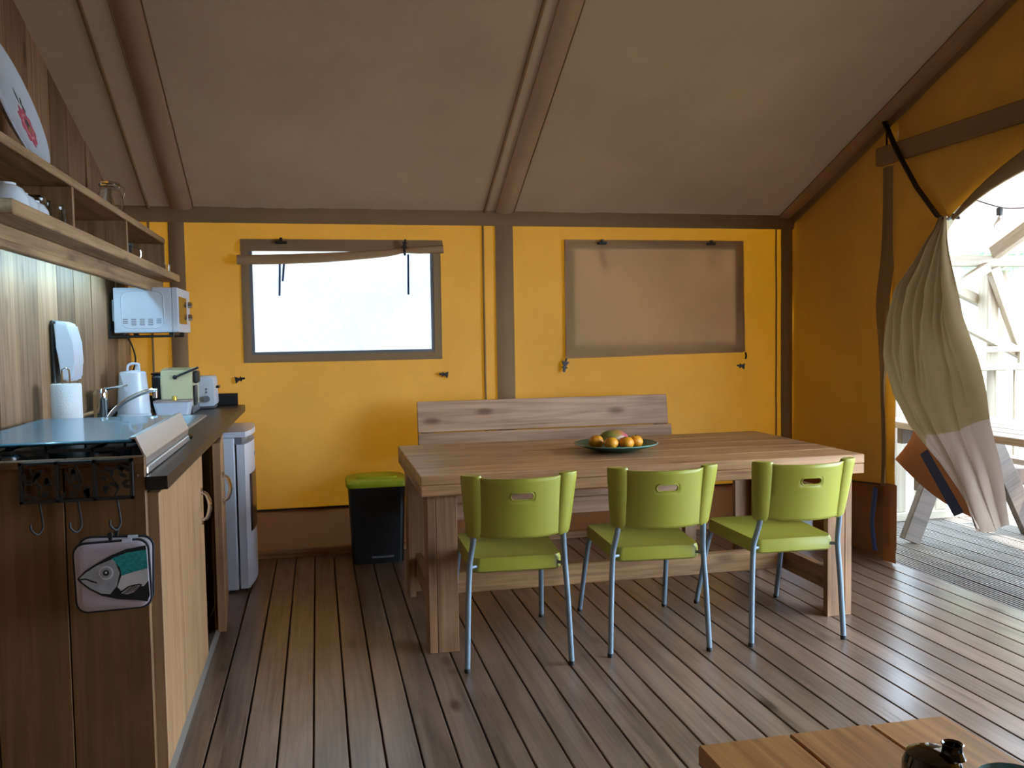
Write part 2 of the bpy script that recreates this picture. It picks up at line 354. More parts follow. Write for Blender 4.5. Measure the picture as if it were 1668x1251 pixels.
# rolled flap of the first window
pts = [(-.44, 1.764), (-.2, 1.768), (.05, 1.778), (.25, 1.792), (.42, 1.806), (.53, 1.822), (.62, 1.824), (.765, 1.832)]
rad = [.028, .029, .028, .025, .022, .015, .021, .025]
pp = bez([(a, WY - .038, b) for a, b in pts], 4); rl = []
for i in range(len(rad) - 1): rl += [rad[i] + (rad[i + 1] - rad[i]) * k / 4 for k in range(4)]
rl.append(rad[-1])
MB().tube(pp, rl, 14, ell=(1, 1)).build('rolled_flap', M_flap, win1, True, label='rolled brown canvas flap')
def flapz(x):
    for (a, b), (c, d) in zip(pts, pts[1:]):
        if a <= x <= c: return b + (d - b) * (x - a) / (c - a)
    return pts[-1][1]
MB().grid(lambda u, v: (-.422 + 1.187 * u, WY - .012 - .022 * v, 1.888 + ((max(flapz(-.422 + 1.187 * u), 1.815)) - 1.888) * v), 24, 3).build('flap_top', M_band, win1, True)
for x, zt, zb, dx in ((-.2, 1.76, 1.555, .008), (-.175, 1.76, 1.64, .012), (.553, 1.80, 1.558, .004)):
    MB().prism([(x - .006, zt), (x + .006, zt), (x + .006 - dx, zb), (x - .006 - dx, zb)], .004, lambda a, b, t: (a, WY - .026 - t, b)).build('tie_strap', M_blue, win1)
MB().tube([(.53, WY - .06, 1.79), (.527, WY - .064, 1.83), (.525, WY - .055, 1.87)], .007, 6).build('tie_strap', M_black, win1)
bowtie(MB(), (.53, WY - .045, 1.862), .026, R(80)).build('toggle', M_black, win1)
MB().box((-.225, WY - .045, 1.858), (-.155, WY - .012, 1.874), bev=.004).box((-.198, WY - .04, 1.87), (-.182, WY - .012, 1.895)).build('toggle', M_black, win1)
bowtie(MB(), (-.446, WY, 1.07), .028, R(10)).build('toggle', M_black, win1)
bowtie(MB(), (.755, WY, 1.068), .028, R(172)).build('toggle', M_black, win1)
# lowered flap of the second window
def fl2(u, v):
    zt = 1.898 - .012 * u * 0; zb = 1.148 + .02 * u
    x = 1.538 + (1.225 + .012 * v) * u; z = zt + (zb - zt) * v
    return (x, WY - .02 - .016 * math.sin(math.pi * u) * v - .006 * nz(x * 2.2 - z * 2, z * 2, 2) - .005 * v * nz(x * 6, z * 1.5, 4), z)
MB().grid(fl2, 30, 20).build('lowered_flap', M_flap, win2, True, label='lowered brown canvas flap')
for x in (1.785, 2.53):
    MB().box((x - .032, WY - .045, 1.868), (x + .028, WY - .016, 1.884), bev=.004).box((x - .008, WY - .04, 1.88), (x + .008, WY - .016, 1.9)).build('toggle', M_black, win2)
for x, h in ((1.78, .14), (1.80, .13), (2.53, .13), (2.585, .15)):
    MB().box((x - .006, WY - .012, 1.84 - h), (x + .006, WY - .0105, 1.86)).build('tie_strap', M_band, win2)
bowtie(MB(), (1.527, WY - .012, 1.098), .034, R(-100)).tube([(1.54, WY - .03, 1.15), (1.53, WY - .03, 1.12)], .006, 6).build('toggle', M_black, win2)
bowtie(MB(), (2.745, WY, 1.075), .026, R(172)).build('toggle', M_black, win2)
MB().tube([(2.775, WY - .026, 1.165), (2.778, WY - .03, 1.14), (2.772, WY - .03, 1.12)], .007, 6).build('toggle', M_black, win2)
# roof ----------------------------------------------------------------------
YR = 2.2
def slope(x): 
    t = max(-1.2, min(3.13, x))
    return .46 + (.494 - .46) * (t + 1.2) / 2.36 if t < 1.16 else .494 + (.40 - .494) * ((t - 1.16) / 1.97) ** 1.3
def roofz(x, y):
    d = WY - y if y > YR else (WY - YR) - (YR - y)
    return EAVE + slope(x) * d
def roofw(x, y):
    k = max(0, 1 - (WY - y) / .5)
    return roofz(x, y) + .006 * nz(x * 1.4, y * 1.4, 7) - .012 * k * abs(nz(x * 7, y * 1.2, 4)) - .02 * math.sin(math.pi * min(1, max(0, (WY - y) / 3.2))) * .8
ceiling = MB().grid(lambda u, v: (-3.2 + 6.95 * u, WY - (WY - YF) * v, roofw(-3.2 + 6.95 * u, WY - (WY - YF) * v)), 120, 110).build('ceiling', M_roof, None, True)
struct(ceiling, 'brown canvas pitched roof seen from inside')
def sleeve(xc, wd, name='rafter_sleeve', bul=.018):
    def f(u, v):
        y = WY - .01 - (WY - YR) * v; x = xc + wd * (u - .5)
        return (x, y, roofw(x, y) - .012 - bul * math.sin(math.pi * u) * (1 + .25 * nz(v * 9, xc)) - .002 * nz(u * 3, v * 30))
    o = MB().grid(f, 8, 60).build(name, M_roof, ceiling, True)
    for e in (0, 1):
        MB().tube([tuple(Vector(f(e, k / 40)) + Vector((0, 0, -.002))) for k in range(41)], .003, 6).build('seam_cord', M_band, ceiling, True)
sleeve(1.155, .118); sleeve(-.735, .13); sleeve(3.07, .11, bul=.01)
for xc, wd in ((1.03, .022), (-.915, .02)):
    MB().tube([(xc, WY - .02 - (WY - YR) * k / 40, roofw(xc, WY - .02 - (WY - YR) * k / 40) - .012) for k in range(41)], .009, 6).build('piping', M_band, ceiling, True)
# right gable wall -------------------------------------------------------------
DY1, DY0, HZ = 4.30, 1.3, 2.21
def xr(y, z): return WX1 + .012 * nz(y * 2.2, z * 1.2, 11) + .008 * nz((y + z * .5) * 6, z * .6, 3)
mb = MB()
ys = [WY - (WY - DY1) * k / 16 for k in range(17)]
def strip_wall(mb, yl, zb, zt_fn, n):
    cols = [[mb.bm.verts.new((xr(y, zb + (zt_fn(y) - zb) * k / n), y, zb + (zt_fn(y) - zb) * k / n)) for k in range(n + 1)] for y in yl]
    for a, b in zip(cols, cols[1:]):
        for k in range(n): mb.bm.faces.new((a[k], b[k], b[k + 1], a[k + 1]))
strip_wall(mb, ys, .33, lambda y: roofz(WX1, y) + .02, 24)
strip_wall(mb, [DY1 - (DY1 - DY0) * k / 24 for k in range(25)], HZ, lambda y: roofz(WX1, y) + .02, 12)
strip_wall(mb, [DY0 - (DY0 - YF) * k / 12 for k in range(13)], .0, lambda y: roofz(WX1, y) + .02, 16)
wall_right = mb.build('wall_right', M_yellow, None, True)
mo = MB(); xr_ = xr; xr = lambda y, z: WX1 + .045  # beige outer face of the canvas, added on the gable only to dim it
strip_wall(mo, [WY, 5.1, 4.8, 4.5, 4.37], -.02, lambda y: roofz(WX1, y) + .02, 4)
strip_wall(mo, [DY1, 3.3, 2.3, DY0], HZ - .02, lambda y: roofz(WX1, y) + .02, 3)
mo.build('added_outer_sheet', canvas('added_beige_dimming_canvas', (.42, .33, .20), (.155, .165, .13)), wall_right); xr = xr_; struct(wall_right, 'dim yellow canvas gable wall around the doorway')
MB().grid(lambda u, v: (WX1 - .006 + .012 * nz(u * 4, v * 2), WY - .02 - (WY - .02 - DY1) * u, .0 + (.33 + .10 * u) * v), 14, 6).build('skirt', M_skirt, wall_right, True, label='reddish brown vinyl skirt')
MB().tube([(WX1 - .012, WY - .02 - (WY - .02 - DY1) * k / 10, .33 + .10 * k / 10) for k in range(11)], .005, 6).build('seam_cord', M_cord, wall_right)
MB().grid(lambda u, v: (WX1 - .022 - .03 * math.exp(-((v - .42) / .12) ** 2) * (1 - u) + .010 * math.sin(u * 9 + v * 5), 4.395 - (.11 - .065 * max(0, min(1, (v - .48) / .2))) * (1 - u) + .03 * math.exp(-((v - .42) / .1) ** 2) * u - .01 * math.sin(v * 9), 2.2 - 1.78 * v), 6, 30).build('zip_strip', M_band, wall_right, True, label='dark brown zip strip')
MB().grid(lambda u, v: (WX1 - .03 - .03 * max(0, v - .8) * 5 + .01 * math.sin(u * 4), 4.235 + .10 * u - .05 * max(0, v - .85) * 5, .44 - .43 * v), 4, 10).build('skirt_edge', M_skirt, wall_right, True)
MB().tube([(WX1 - .035, 4.42, .40), (WX1 - .05, 4.43, .2), (WX1 - .05, 4.40, .04)], .016, 8, ell=(.5, 1.3)).build('zip_tail', M_blue, wall_right, True)
MB().box((WX1 - .055, 3.7 - 2.4, HZ), (WX1 - .012, 4.415, HZ + .10), bev=.006).build('header_band', M_band, wall_right, label='dark header strip over the doorway')
MB().tube([(WX1 - .03, 4.345, 2.31), (WX1 - .03, 4.35, roofz(3.1, 4.35) - .02)], .006, 6).build('hanging_cord', M_cord, wall_right)
MB().grid(lambda u, v: (WX1 - .014, WY - .03 - (WY - YR) * u, roofz(WX1, WY - .03 - (WY - YR) * u) - .02 - .05 * v), 30, 2).build('rake_band', M_band, wall_right, True)
# plank partition on the left ---------------------------------------------------
topz = lambda y: 2.138 + (4.891 - y) * .315
seams = [5.40, 5.073, 4.831, 4.54, 4.242, 3.987, 3.719, 3.463]
while seams[-1] > -1.0: seams.append(seams[-1] - random.uniform(.2, .27))
wall_left = MB().prism([(YF, 0), (5.41, 0), (5.41, topz(5.41) - .03), (YF, topz(YF) - .03)], .02, lambda y, z, t: (WX0 - .07 + t, y, z)).build('wall_left', M_under)
struct(wall_left, 'rustic brown plank partition behind the kitchen')
for i, (a, b) in enumerate(zip(seams, seams[1:])):
    d = random.uniform(-.004, .003); y0, y1 = b + .003, a - .003
    lst = [(y0, 0), (y1, 0), (y1, topz(y1)), (y0, topz(y0))]
    MB().prism(lst, .045 + d, lambda y, z, t: (WX0 - .05 + t, y, z)).build('plank', M_wall, wall_left)
# rest of the tent (behind the camera and beyond the partition)
wf = sheet(MB(), [-3.2, WX1], [0, EAVE + .1], [], lambda x, z: (x, YF, z), sub=.5).build('wall_front', M_roof); struct(wf, 'brown canvas wall behind the viewer')
wo = MB().prism([(YF, 0), (WY, 0), (WY, EAVE + .02), (YR, roofz(-3.2, YR)), (YF, EAVE)], .01, lambda y, z, t: (-3.2 - t, y, z)).build('wall_far', M_roof); struct(wo, 'brown canvas far gable wall beyond the partition')
# ================================================================ OUTDOORS
deck = MB().box((WX1 + .01, -2, -.12), (8.2, 5.4, -.07)).build('deck', M_under); struct(deck, 'weathered grooved porch deck outside the doorway')
dm = MB()
for k in range(12):
    x = -.0655 + k * .0115; dm.box((x, -2, -.03 if k % 2 == 0 else -.034), (x + .0115, 5.4, -.012 if k % 2 == 0 else -.017))
dm = dm.mesh('deck_board', M_deck)
k = 0
while WX1 + .09 + k * .147 < 8.1:
    link(dm, 'deck_board', (WX1 + .09 + k * .147, 0, 0), deck); k += 1
def hillz(x, y):
    shade_bank = max(0, min(1.6, (y - 5.75) * 1.7)) * max(0, min(1, (3.6 - x) / 1.2))  # unseen steep rise behind the back wall, added to shade its lower part
    return max(max(0, y - 6.6) * .52, shade_bank)
gr = MB().grid(lambda u, v: (-14 + 40 * u, -12 + 36 * v, -.25 + hillz(-14 + 40 * u, -12 + 36 * v) + (.25 * nz(u * 20, v * 18) + .08 * nz(u * 90, v * 90)) * (1 if v > .5 else .0)), 150, 130)
M_hill = plain('leaf_litter_ground', (.065, .068, .065), .9, bump=.8, bscale=9, var=.55)
hill = gr.build('hillside', M_hill, None, True); struct(hill, 'sunlit leaf-littered slope behind the tent')
# railing
rail = thing('porch_railing', 'pale wooden porch railing with wide vertical boards', 'railing', (4.6, 5.3, -.012))
MB().box((3.25, 5.25, 1.005), (7.6, 5.35, 1.05), bev=.004).build('top_rail', M_pale, rail)
MB().box((3.25, 5.27, 1.13), (7.6, 5.31, 1.17), bev=.004).build('upper_bar', M_pale, rail)
MB().box((3.25, 5.24, -.012), (7.6, 5.29, .045), bev=.004).build('bottom_rail', M_pale, rail)
bmh = MB().box((-.042, -.01, .045), (.042, .012, 1.005), bev=.003).mesh('baluster', M_palez)
for k in range(26): link(bmh, 'baluster', (3.41 + k * .158, 5.275, 0), rail)
bp2 = MB().box((-.02, -.012, 1.05), (.02, .012, 1.13)).mesh('spacer_block', M_palez)
for k in range(8): link(bp2, 'spacer_block', (3.9 + k * .48, 5.29, 0), rail)
# timber frame of the porch
pf = thing('timber_porch', 'pale timber porch frame with post and diagonal braces', 'timber frame', (4.7, 5.42, -.012))
def beam(a, b, t, wd, mat, name, parent):
    a, b = Vector(a), Vector(b); d = b - a; L = d.length; q = d.to_track_quat('X', 'Z')
    m = MB().box((0, -t / 2, -wd / 2), (L, t / 2, wd / 2), bev=.004)
    me = m.mesh(name, mat); o = bpy.data.objects.new(name, me); C.objects.link(o); o.location = a; o.rotation_euler = q.to_euler()
    o.parent = parent; o.matrix_parent_inverse = parent_mat(parent).inverted(); return o
MB().box((4.65, 5.37, -.012), (4.745, 5.47, 1.74), bev=.006).build('post', M_palez, pf)
beam((3.2, 5.42, 1.775), (7.6, 5.42, 1.775), .09, .075, M_pale, 'eave_beam', pf)
beam((4.25, 5.34, 1.53), (4.62, 5.34, 1.73), .05, .07, M_pale, 'brace', pf)
beam((4.38, 5.50, 1.63), (4.80, 5.50, 1.45), .06, .07, M_pale, 'brace', pf)
beam((4.10, 5.34, 1.48), (4.95, 5.34, 1.09), .05, .07, M_pale, 'brace', pf)
beam((4.66, 5.34, 1.72), (4.98, 5.34, .98), .05, .085, M_pale, 'brace', pf)
MB().box((7.4, 5.37, -.012), (7.5, 5.47, 1.74), bev=.006).build('post', M_palez, pf)
beam((4.72, 5.4, 1.83), (4.72, 2.2, 3.28), .06, .09, M_pale, 'rafter', pf)
cz = lambda y: 1.84 + (5.5 - y) * .45 if y > 2.2 else 1.84 + 3.3 * .45 - (2.2 - y) * .45
can = MB().grid(lambda u, v: (WX1 + .06 + 2.1 * u, 5.55 - 7.6 * v, cz(5.55 - 7.6 * v) + .05 - .03 * math.sin(u * 3.14 * 3) ** 2), 30, 40).build('porch_canopy', M_canopy, None, True)
tag(can, 'pale translucent canopy stretched over the porch', 'canopy')
# string lights
cabl = MB().tube(bez([(4.1, 4.9, 2.13), (4.4, 4.95, 2.08), (4.68, 4.98, 2.09), (4.95, 5.0, 2.05), (5.3, 5.0, 2.1)], 6), .004, 6).build('light_cable', M_cord); tag(cabl, 'thin dark cable of porch string lights', 'cable')
for x, y, z, lb in ((4.36, 4.944, 2.080, 'glass bulb on the porch cable close to the swept-up curtain edge'), (4.64, 4.976, 2.082, 'glass bulb with dark socket on the porch cable beside the pale rafter')):
    t = thing('string_light', lb, 'light bulb', (x, y, z), 'bulbs on the porch cable')
    MB().lathe([(.0, -.052), (.018, -.05), (.02, -.01), (.016, .0), (0, .0)], (x, y, z), 12).build('socket', M_black, t, True)
    MB().lathe([(.015, -.05), (.032, -.085), (.036, -.11), (.026, -.138), (0, -.148)], (x, y, z), 14).build('bulb', M_clear, t, True)
# picnic table
pt = thing('picnic_table', 'weathered picnic table standing on the porch deck', 'table', (3.85, 4.0, -.012))
for k in range(5):
    MB().box((3.43 + k * .148, 2.9, .70), (3.43 + k * .148 + .14, 4.95, .74), bev=.004).build('tabletop_board', M_picnic, pt)
for k in range(2):
    MB().box((4.42 + k * .13, 2.9, .41), (4.42 + k * .13 + .12, 4.95, .45), bev=.004).build('seat_board', M_picnic, pt)
for y in (3.15, 4.68):
    beam((3.515, y, .0), (3.80, y, .68), .05, .12, M_picnicz, 'leg', pt); beam((4.4, y, .0), (4.05, y, .68), .05, .12, M_picnicz, 'leg', pt)
    MB().box((3.48, y + .03, .60), (4.12, y + .08, .70), bev=.004).build('cross_bar', M_picnicz, pt)
    MB().box((3.6, y + .03, .30), (4.68, y + .08, .41), bev=.004).build('seat_bar', M_picnicz, pt)
# trees / shrubs on the slope
M_leaf = canvas('green_leaves', (.10, .24, .10), (.10, .22, .06), mottle=.4)
M_bark = plain('tree_bark', (.16, .11, .08), .9, bump=.6, bscale=30)
def shrub(x, y, h, rad, label, n=420):
    z0 = -.25 + max(0, y - 6.6) * .52
    t = thing('shrub', label, 'shrub', (x, y, z0), 'shrubs on the slope')
    MB().tube([(x, y, z0 - .1), (x + .05, y, z0 + h * .5), (x, y, z0 + h * .85)], [.06, .045, .02], 7).build('trunk', M_bark, t, True)
    m = MB()
    for _ in range(n):
        d = Vector((random.gauss(0, 1), random.gauss(0, 1), random.gauss(0, 1))).normalized() * rad * random.uniform(.35, 1)
        c = Vector((x, y, z0 + h)) + Vector((d.x, d.y, d.z * .8)); q = Euler((random.uniform(0, 6), random.uniform(0, 6), random.uniform(0, 6))).to_matrix(); s = random.uniform(.06, .12)
        m.bm.faces.new([m.bm.verts.new(c + q @ Vector(p)) for p in ((-s, 0, 0), (0, -s * .35, 0.01), (s, 0, 0), (0, s * .35, .01))])
    m.build('foliage', M_leaf, t, kind='stuff')
shrub(7.9, 8.9, 1.4, .8, 'leafy green shrub on the slope above the railing post')
shrub(9.4, 10.6, 1.6, 1.1, 'larger leafy shrub higher up the slope')
shrub(6.4, 12, 1.3, 1.0, 'bushy shrub at the top of the slope')
# ================================================================ DOOR CURTAIN
K = Vector((3.075, 3.815, 1.85))
cur = thing('door_curtain', 'tied-back canvas door curtain gathered by a dark strap', 'curtain', (3.1, 3.8, .37))
def low(y):   # lower swept edge of the upper sheet, to the right of the knot
    t = max(0, (K.y - y)); return 1.85 + .30 * (1 - math.exp(-t * 2.1)) + .03 * t
def upper(u, v):
    if u < .28:
        P = Vector((3.108, 4.30, 1.30 + (2.215 - 1.30) * (u / .28))); I = K
    else:
        s = (u - .28) / .72; y = 4.30 - (4.30 - 1.45) * s; P = Vector((3.105, y, 2.215))
        yi = min(K.y, K.y - (s - .16) / .84 * (K.y - 1.45)) if s > .16 else K.y
        I = Vector((3.075, yi, min(2.205, low(yi)))) if s > .16 else K
    p = I.lerp(P, v); amp = math.sin(math.pi * v) * .022
    p.x += amp * math.sin(u * 46) * (1 - v) - .02 * math.sin(math.pi * v)
    return p
MB().grid(lambda u, v: upper(u, .03 + .97 * v) + Vector((.05, 0, .02 * (1 - v))), 50, 8).build('added_outer_layer', MATS['added_beige_dimming_canvas'], cur, True)  # outer face added here too, so less light comes through the swept sheet
MB().grid(upper, 70, 14).build('upper_sheet', M_yellow, cur, True, label='yellow canvas swept up above the doorway')
hp = [Vector((3.06, K.y - .04 - t, low(K.y - t) - .012)) for t in [k * .08 for k in range(29)]]
MB().tube(hp, [.012 + .042 * min(1, k / 7) for k in range(29)], 10, ell=(.55, 1)).build('rolled_edge', M_beige, cur, True, label='beige rolled lower edge')
rows = [(1.853, 3.845, 3.785), (1.80, 3.87, 3.775), (1.72, 3.955, 3.765), (1.63, 4.03, 3.755), (1.51, 4.17, 3.745), (1.35, 4.235, 3.705), (1.16, 4.262, 3.63), (.945, 4.19, 3.565), (.80, 4.07, 3.535), (.63, 3.81, 3.50), (.37, 3.53, 3.455)]
def drape(u, v, lo=0, hi=1):
    q = (lo + (hi - lo) * v) * (len(rows) - 1); i = min(int(q), len(rows) - 2); t = q - i
    a, b = rows[i], rows[i + 1]; z = a[0] + (b[0] - a[0]) * t; yl = a[1] + (b[1] - a[1]) * t; yr = a[2] + (b[2] - a[2]) * t
    dz = 1.86 - z; k_ = min(1, max(0, dz) / .3); fade = max(.25, 1 - dz / 1.3)
    ph = lambda a: 1 - 2 * abs(math.sin(a)) ** .7
    fold = ph(u * 12 + .35 * math.sin(z * 2.6)) + .45 * ph(u * 23 + 1.1 + z * .8) + .5 * math.sin(u * 9 - z * 2.2)
    x = 3.045 + (.010 + .030 * k_) * fold * fade + .05 * u * dz - .09 * math.sin(math.pi * u) * min(1, dz * 1.2) + .03 * nz(u * 3, z * 3, 6) * k_
    y = yl + (yr - yl) * u + .006 * math.cos(u * 21) * k_
    return (x, y, z + .02 * math.sin(u * 7) * min(1, dz))
MB().grid(lambda u, v: drape(u, v, 0, .86 - .10 * u), 72, 60).build('drape', M_beige, cur, True, label='beige gathered hanging drape')
MB().grid(lambda u, v: drape(u, v, .86 - .10 * u, 1), 72, 18).build('drape_hem', canvas('pale_brown_hem', (.34, .26, .21), (.04, .028, .022)), cur, True, label='pale brown hem of the drape')
sk = [(4.20, .80), (4.33, .60), (4.25, .50), (4.05, .44), (3.69, .38), (3.62, .42), (3.93, .68)]
MB().grid(lambda u, v: (3.16 + .05 * math.sin(v * 3.1) - .03 * u, (4.18 + (3.62 - 4.18) * u) * (1 - v) + (4.34 + (3.66 - 4.34) * u) * v, (.86 + (.42 - .86) * u) * (1 - v) + (.57 + (.36 - .57) * u - .04 * math.sin(u * 3.14)) * v), 20, 10).build('inner_hem', M_skirt, cur, True, label='dark reddish brown inner hem')
MB().prism([(3.91, .66), (3.86, .69), (3.60, .42), (3.66, .39)], .006, lambda y, z, t: (3.0 - t, y, z)).build('zip_tape', M_blue, cur)
MB().tube([(3.085, 4.345, 2.44), (3.06, 4.2, 2.25), (3.045, 4.02, 2.03), (3.045, 3.86, 1.86), (3.05, 3.80, 1.838), (3.10, 3.79, 1.85), (3.10, 3.85, 1.87)], .012, 8, ell=(1.4, .7)).build('tie_strap', M_black, cur, True)
# ================================================================ DINING TABLE
TX0, TX1, TY0, TY1, TZ = .392, 2.401, 3.508, 4.535, .741
tb = thing('dining_table', 'rustic reclaimed-wood dining table with thick boarded top', 'table', (1.4, 4.02, 0))
n = 5; bw = (TY1 - TY0) / n
for k in range(n):
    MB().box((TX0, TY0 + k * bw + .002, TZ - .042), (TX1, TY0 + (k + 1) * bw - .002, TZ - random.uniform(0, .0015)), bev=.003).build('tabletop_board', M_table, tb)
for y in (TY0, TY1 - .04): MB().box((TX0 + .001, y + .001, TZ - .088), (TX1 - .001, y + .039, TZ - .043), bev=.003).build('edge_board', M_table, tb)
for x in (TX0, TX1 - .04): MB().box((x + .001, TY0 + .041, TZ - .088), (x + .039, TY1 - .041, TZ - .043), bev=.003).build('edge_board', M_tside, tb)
for x0, s in ((.418, 1), (2.352, -1)):
    for y0, e in ((3.53, 1), (4.463, -1)):
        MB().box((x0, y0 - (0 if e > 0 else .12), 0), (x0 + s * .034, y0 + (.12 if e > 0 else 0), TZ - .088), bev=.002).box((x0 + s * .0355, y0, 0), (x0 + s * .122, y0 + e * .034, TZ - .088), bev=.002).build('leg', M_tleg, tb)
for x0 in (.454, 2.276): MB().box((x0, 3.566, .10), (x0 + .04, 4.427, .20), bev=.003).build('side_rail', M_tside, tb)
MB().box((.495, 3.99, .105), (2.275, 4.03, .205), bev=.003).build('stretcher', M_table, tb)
# ================================================================ BENCH
bn = thing('wooden_bench', 'long wooden bench with tilted plank backrest against the back wall', 'bench', (1.33, 4.95, 0))
tl = R(9)
def bz(z): return 5.02 + (z - .5) * math.tan(tl)
for z0, z1, xe in ((.745, .925, 2.095), (.56, .742, 2.115)):
    MB().box((.555, bz((z0 + z1) / 2) - .014, z0), (xe, bz((z0 + z1) / 2) + .014, z1), bev=.003, rot=(-tl, 0, 0)).build('backrest_board', M_bench, bn)
for k in range(2): MB().box((.56, 4.62 + k * .19, .407), (2.12, 4.62 + k * .19 + .186, .445), bev=.003).build('seat_board', M_bench, bn)
MB().box((.57, 4.622, .315), (2.11, 4.65, .405), bev=.003).build('apron', M_bench, bn)
for x in (.58, 2.03):
    MB().box((x, 4.652, 0), (x + .07, 4.70, .406), bev=.003).build('leg', M_benchz, bn)
    MB().box((x, bz(.46) + .018, .02), (x + .07, bz(.46) + .062, .90), bev=.003, rot=(-tl, 0, 0), piv=(x, bz(.46) + .018, .46)).build('back_post', M_benchz, bn)
    MB().box((x, 4.70, .335), (x + .07, 5.0, .406), bev=.003).build('side_rail', M_benchz, bn)
# ================================================================ CHAIRS
def make_chair():
    t = thing('dining_chair', '', 'chair', (0, 0, 0), 'green chairs along the dining table')
    # seat (thin shell with rounded, turned-down rim)
    W0, W1_, y0, y1 = .36, .40, -.275, .20
    def seat_loop(k, z):
        out = []
        for (x, y) in rrect(1, 1, .10, 5):
            yy = y0 + (y + .5) * (y1 - y0); ww = W0 + (W1_ - W0) * (y + .5); out.append((x * ww * k, (yy + .03) * k - .03, z))
        return out
    m = MB(); loops = [seat_loop(.96, .376), seat_loop(1, .384), seat_loop(1, .422), seat_loop(.975, .436), seat_loop(.90, .434), seat_loop(.6, .428), seat_loop(.2, .425)]
    vs_ = [[m.bm.verts.new(p) for p in l] for l in loops]
    for a, b in zip(vs_, vs_[1:]):
        for k in range(len(a)): m.bm.faces.new((a[k], a[(k + 1) % len(a)], b[(k + 1) % len(a)], b[k]))
    m.bm.faces.new(vs_[0][::-1]); m.bm.faces.new(vs_[-1])
    m.build('seat', M_green, t, True)
    # backrest panel with a slot
    zc, hh = .655, .235
    def bk(a, b):   # a across in metres, b up in metres from the middle of the panel
        f = (b + hh / 2) / hh; wd = .178 + .022 * f
        y = -.335 - .065 * (1 - (a / .19) ** 2) - .05 * (f - .5)
        return Vector((a, y, zc + b))
    slot = rrect(.082, .026, .0125, 6, 0, .042)
    m = MB(); rings = []
    for lv in (0, .12, .35, .7, 1):
        ring = []
        for (x, y) in slot:
            dx, dy = x, y - .042; ang = math.atan2(dy / .026, dx / .082)
            c_, s_ = math.cos(ang), math.sin(ang); k = 1 / max(abs(c_), abs(s_)); ox, oz = c_ * k, s_ * k
            bb = oz * hh / 2; f = (bb + hh / 2) / hh; aa = ox * (.162 + .018 * f); bb += -.013 * (1 - ox * ox) * (1 if abs(oz) > .6 else 0)
            ring.append(bk(x + (aa - x) * lv, y + (bb - y) * lv))
        rings.append([m.bm.verts.new(p) for p in ring])
    for a, b in zip(rings, rings[1:]):
        for k in range(len(a)): m.bm.faces.new((a[k], a[(k + 1) % len(a)], b[(k + 1) % len(a)], b[k]))
    bmesh.ops.subdivide_edges(m.bm, edges=[e for e in m.bm.edges if e.calc_length() > .05], cuts=3, use_grid_fill=True)
    for v in m.bm.verts: 
        q = bk(v.co.x, v.co.z - zc); v.co.y = q.y
    bp_ = m.build('backrest', M_green, t, True, solid=.007)
    MB().tube([bk(x * 1.05, .042 + (y - .042) * 1.12) + Vector((0, -.003, 0)) for x, y in slot], .0035, 6, closed=True).build('slot_rim', M_green, bp_, True)
    for e in (-1, 1):
        P = [Vector((e * (.170 + .017 * f), -.336 - .05 * (f - .5), zc - hh / 2 - .012 + (hh + .016) * f)) for f in (0, .03, .08, .3, .5, .7, .93, .98, 1)]
        m = MB(); rg = []
        for q_, f in zip(P, (.55, .82, .95, 1, 1, 1, 1, .97, .9)):
            a_ = .033 + .007 * (q_.z - .53) / .245
            rg.append([m.bm.verts.new(q_ + Vector((a_ * f * math.cos(6.2832 * k / 18), .024 * f * math.sin(6.2832 * k / 18) - .10 * a_ * 0 + e * 0 + .35 * e * a_ * f * math.cos(6.2832 * k / 18), 0))) for k in range(18)])
        for A_, B__ in zip(rg, rg[1:]):
            for k in range(18): m.bm.faces.new((A_[k], A_[(k + 1) % 18], B__[(k + 1) % 18], B__[k]))
        m.bm.faces.new(rg[0][::-1]); m.bm.faces.new(rg[-1]); m.build('backrest_side', M_green, bp_, True)
        MB().tube(bez([(e * .207, -.30, .008), (e * .198, -.288, .25), (e * .190, -.281, .39), (e * .186, -.287, .44), (e * .176, -.316, .525), (e * .174, -.322, .60)], 6), .0112, 12).build('leg', M_tube, t, True)
        MB().tube(bez([(e * .205, .305, .008), (e * .186, .20, .33), (e * .172, .155, .385), (e * .165, .12, .39), (e * .165, -.10, .392)], 6), .0112, 12).build('leg', M_tube, t, True)
        MB().lathe([(0, 0), (.0125, 0), (.0125, .014), (.0118, .016), (0, .016)], (e * .207, -.30, 0), 12).build('foot_cap', M_foot, t, True)
        MB().lathe([(0, 0), (.0125, 0), (.0125, .014), (.0118, .016), (0, .016)], (e * .205, .305, 0), 12).build('foot_cap', M_foot, t, True)
        MB().tube([(e * .188, -.281, .404), (e * .160, -.265, .404)], .0065, 8).build('bolt', M_tube, t, True)
    MB().tube([(-.18, -.13, .385), (.18, -.13, .385)], .01, 8).build('seat_bar', M_tube, t, True)
    return t
ch = make_chair()
cs = [(.757, 3.585, -3.2, 'green plastic chair nearest the green-lidded bin, lime backrest with hand slot'), (1.352, 3.590, -5.0, 'green plastic chair between two others, in front of the fruit plate'), (1.940, 3.565, -2.6, 'green plastic chair nearest the doorway curtain, side catching daylight')]
for i, (x, y, a, lb) in enumerate(cs):
    o = ch if i == 0 else copy_tree(ch)
    o.location = (x, y, 0); o.rotation_euler = (0, 0, R(a)); o['label'] = lb
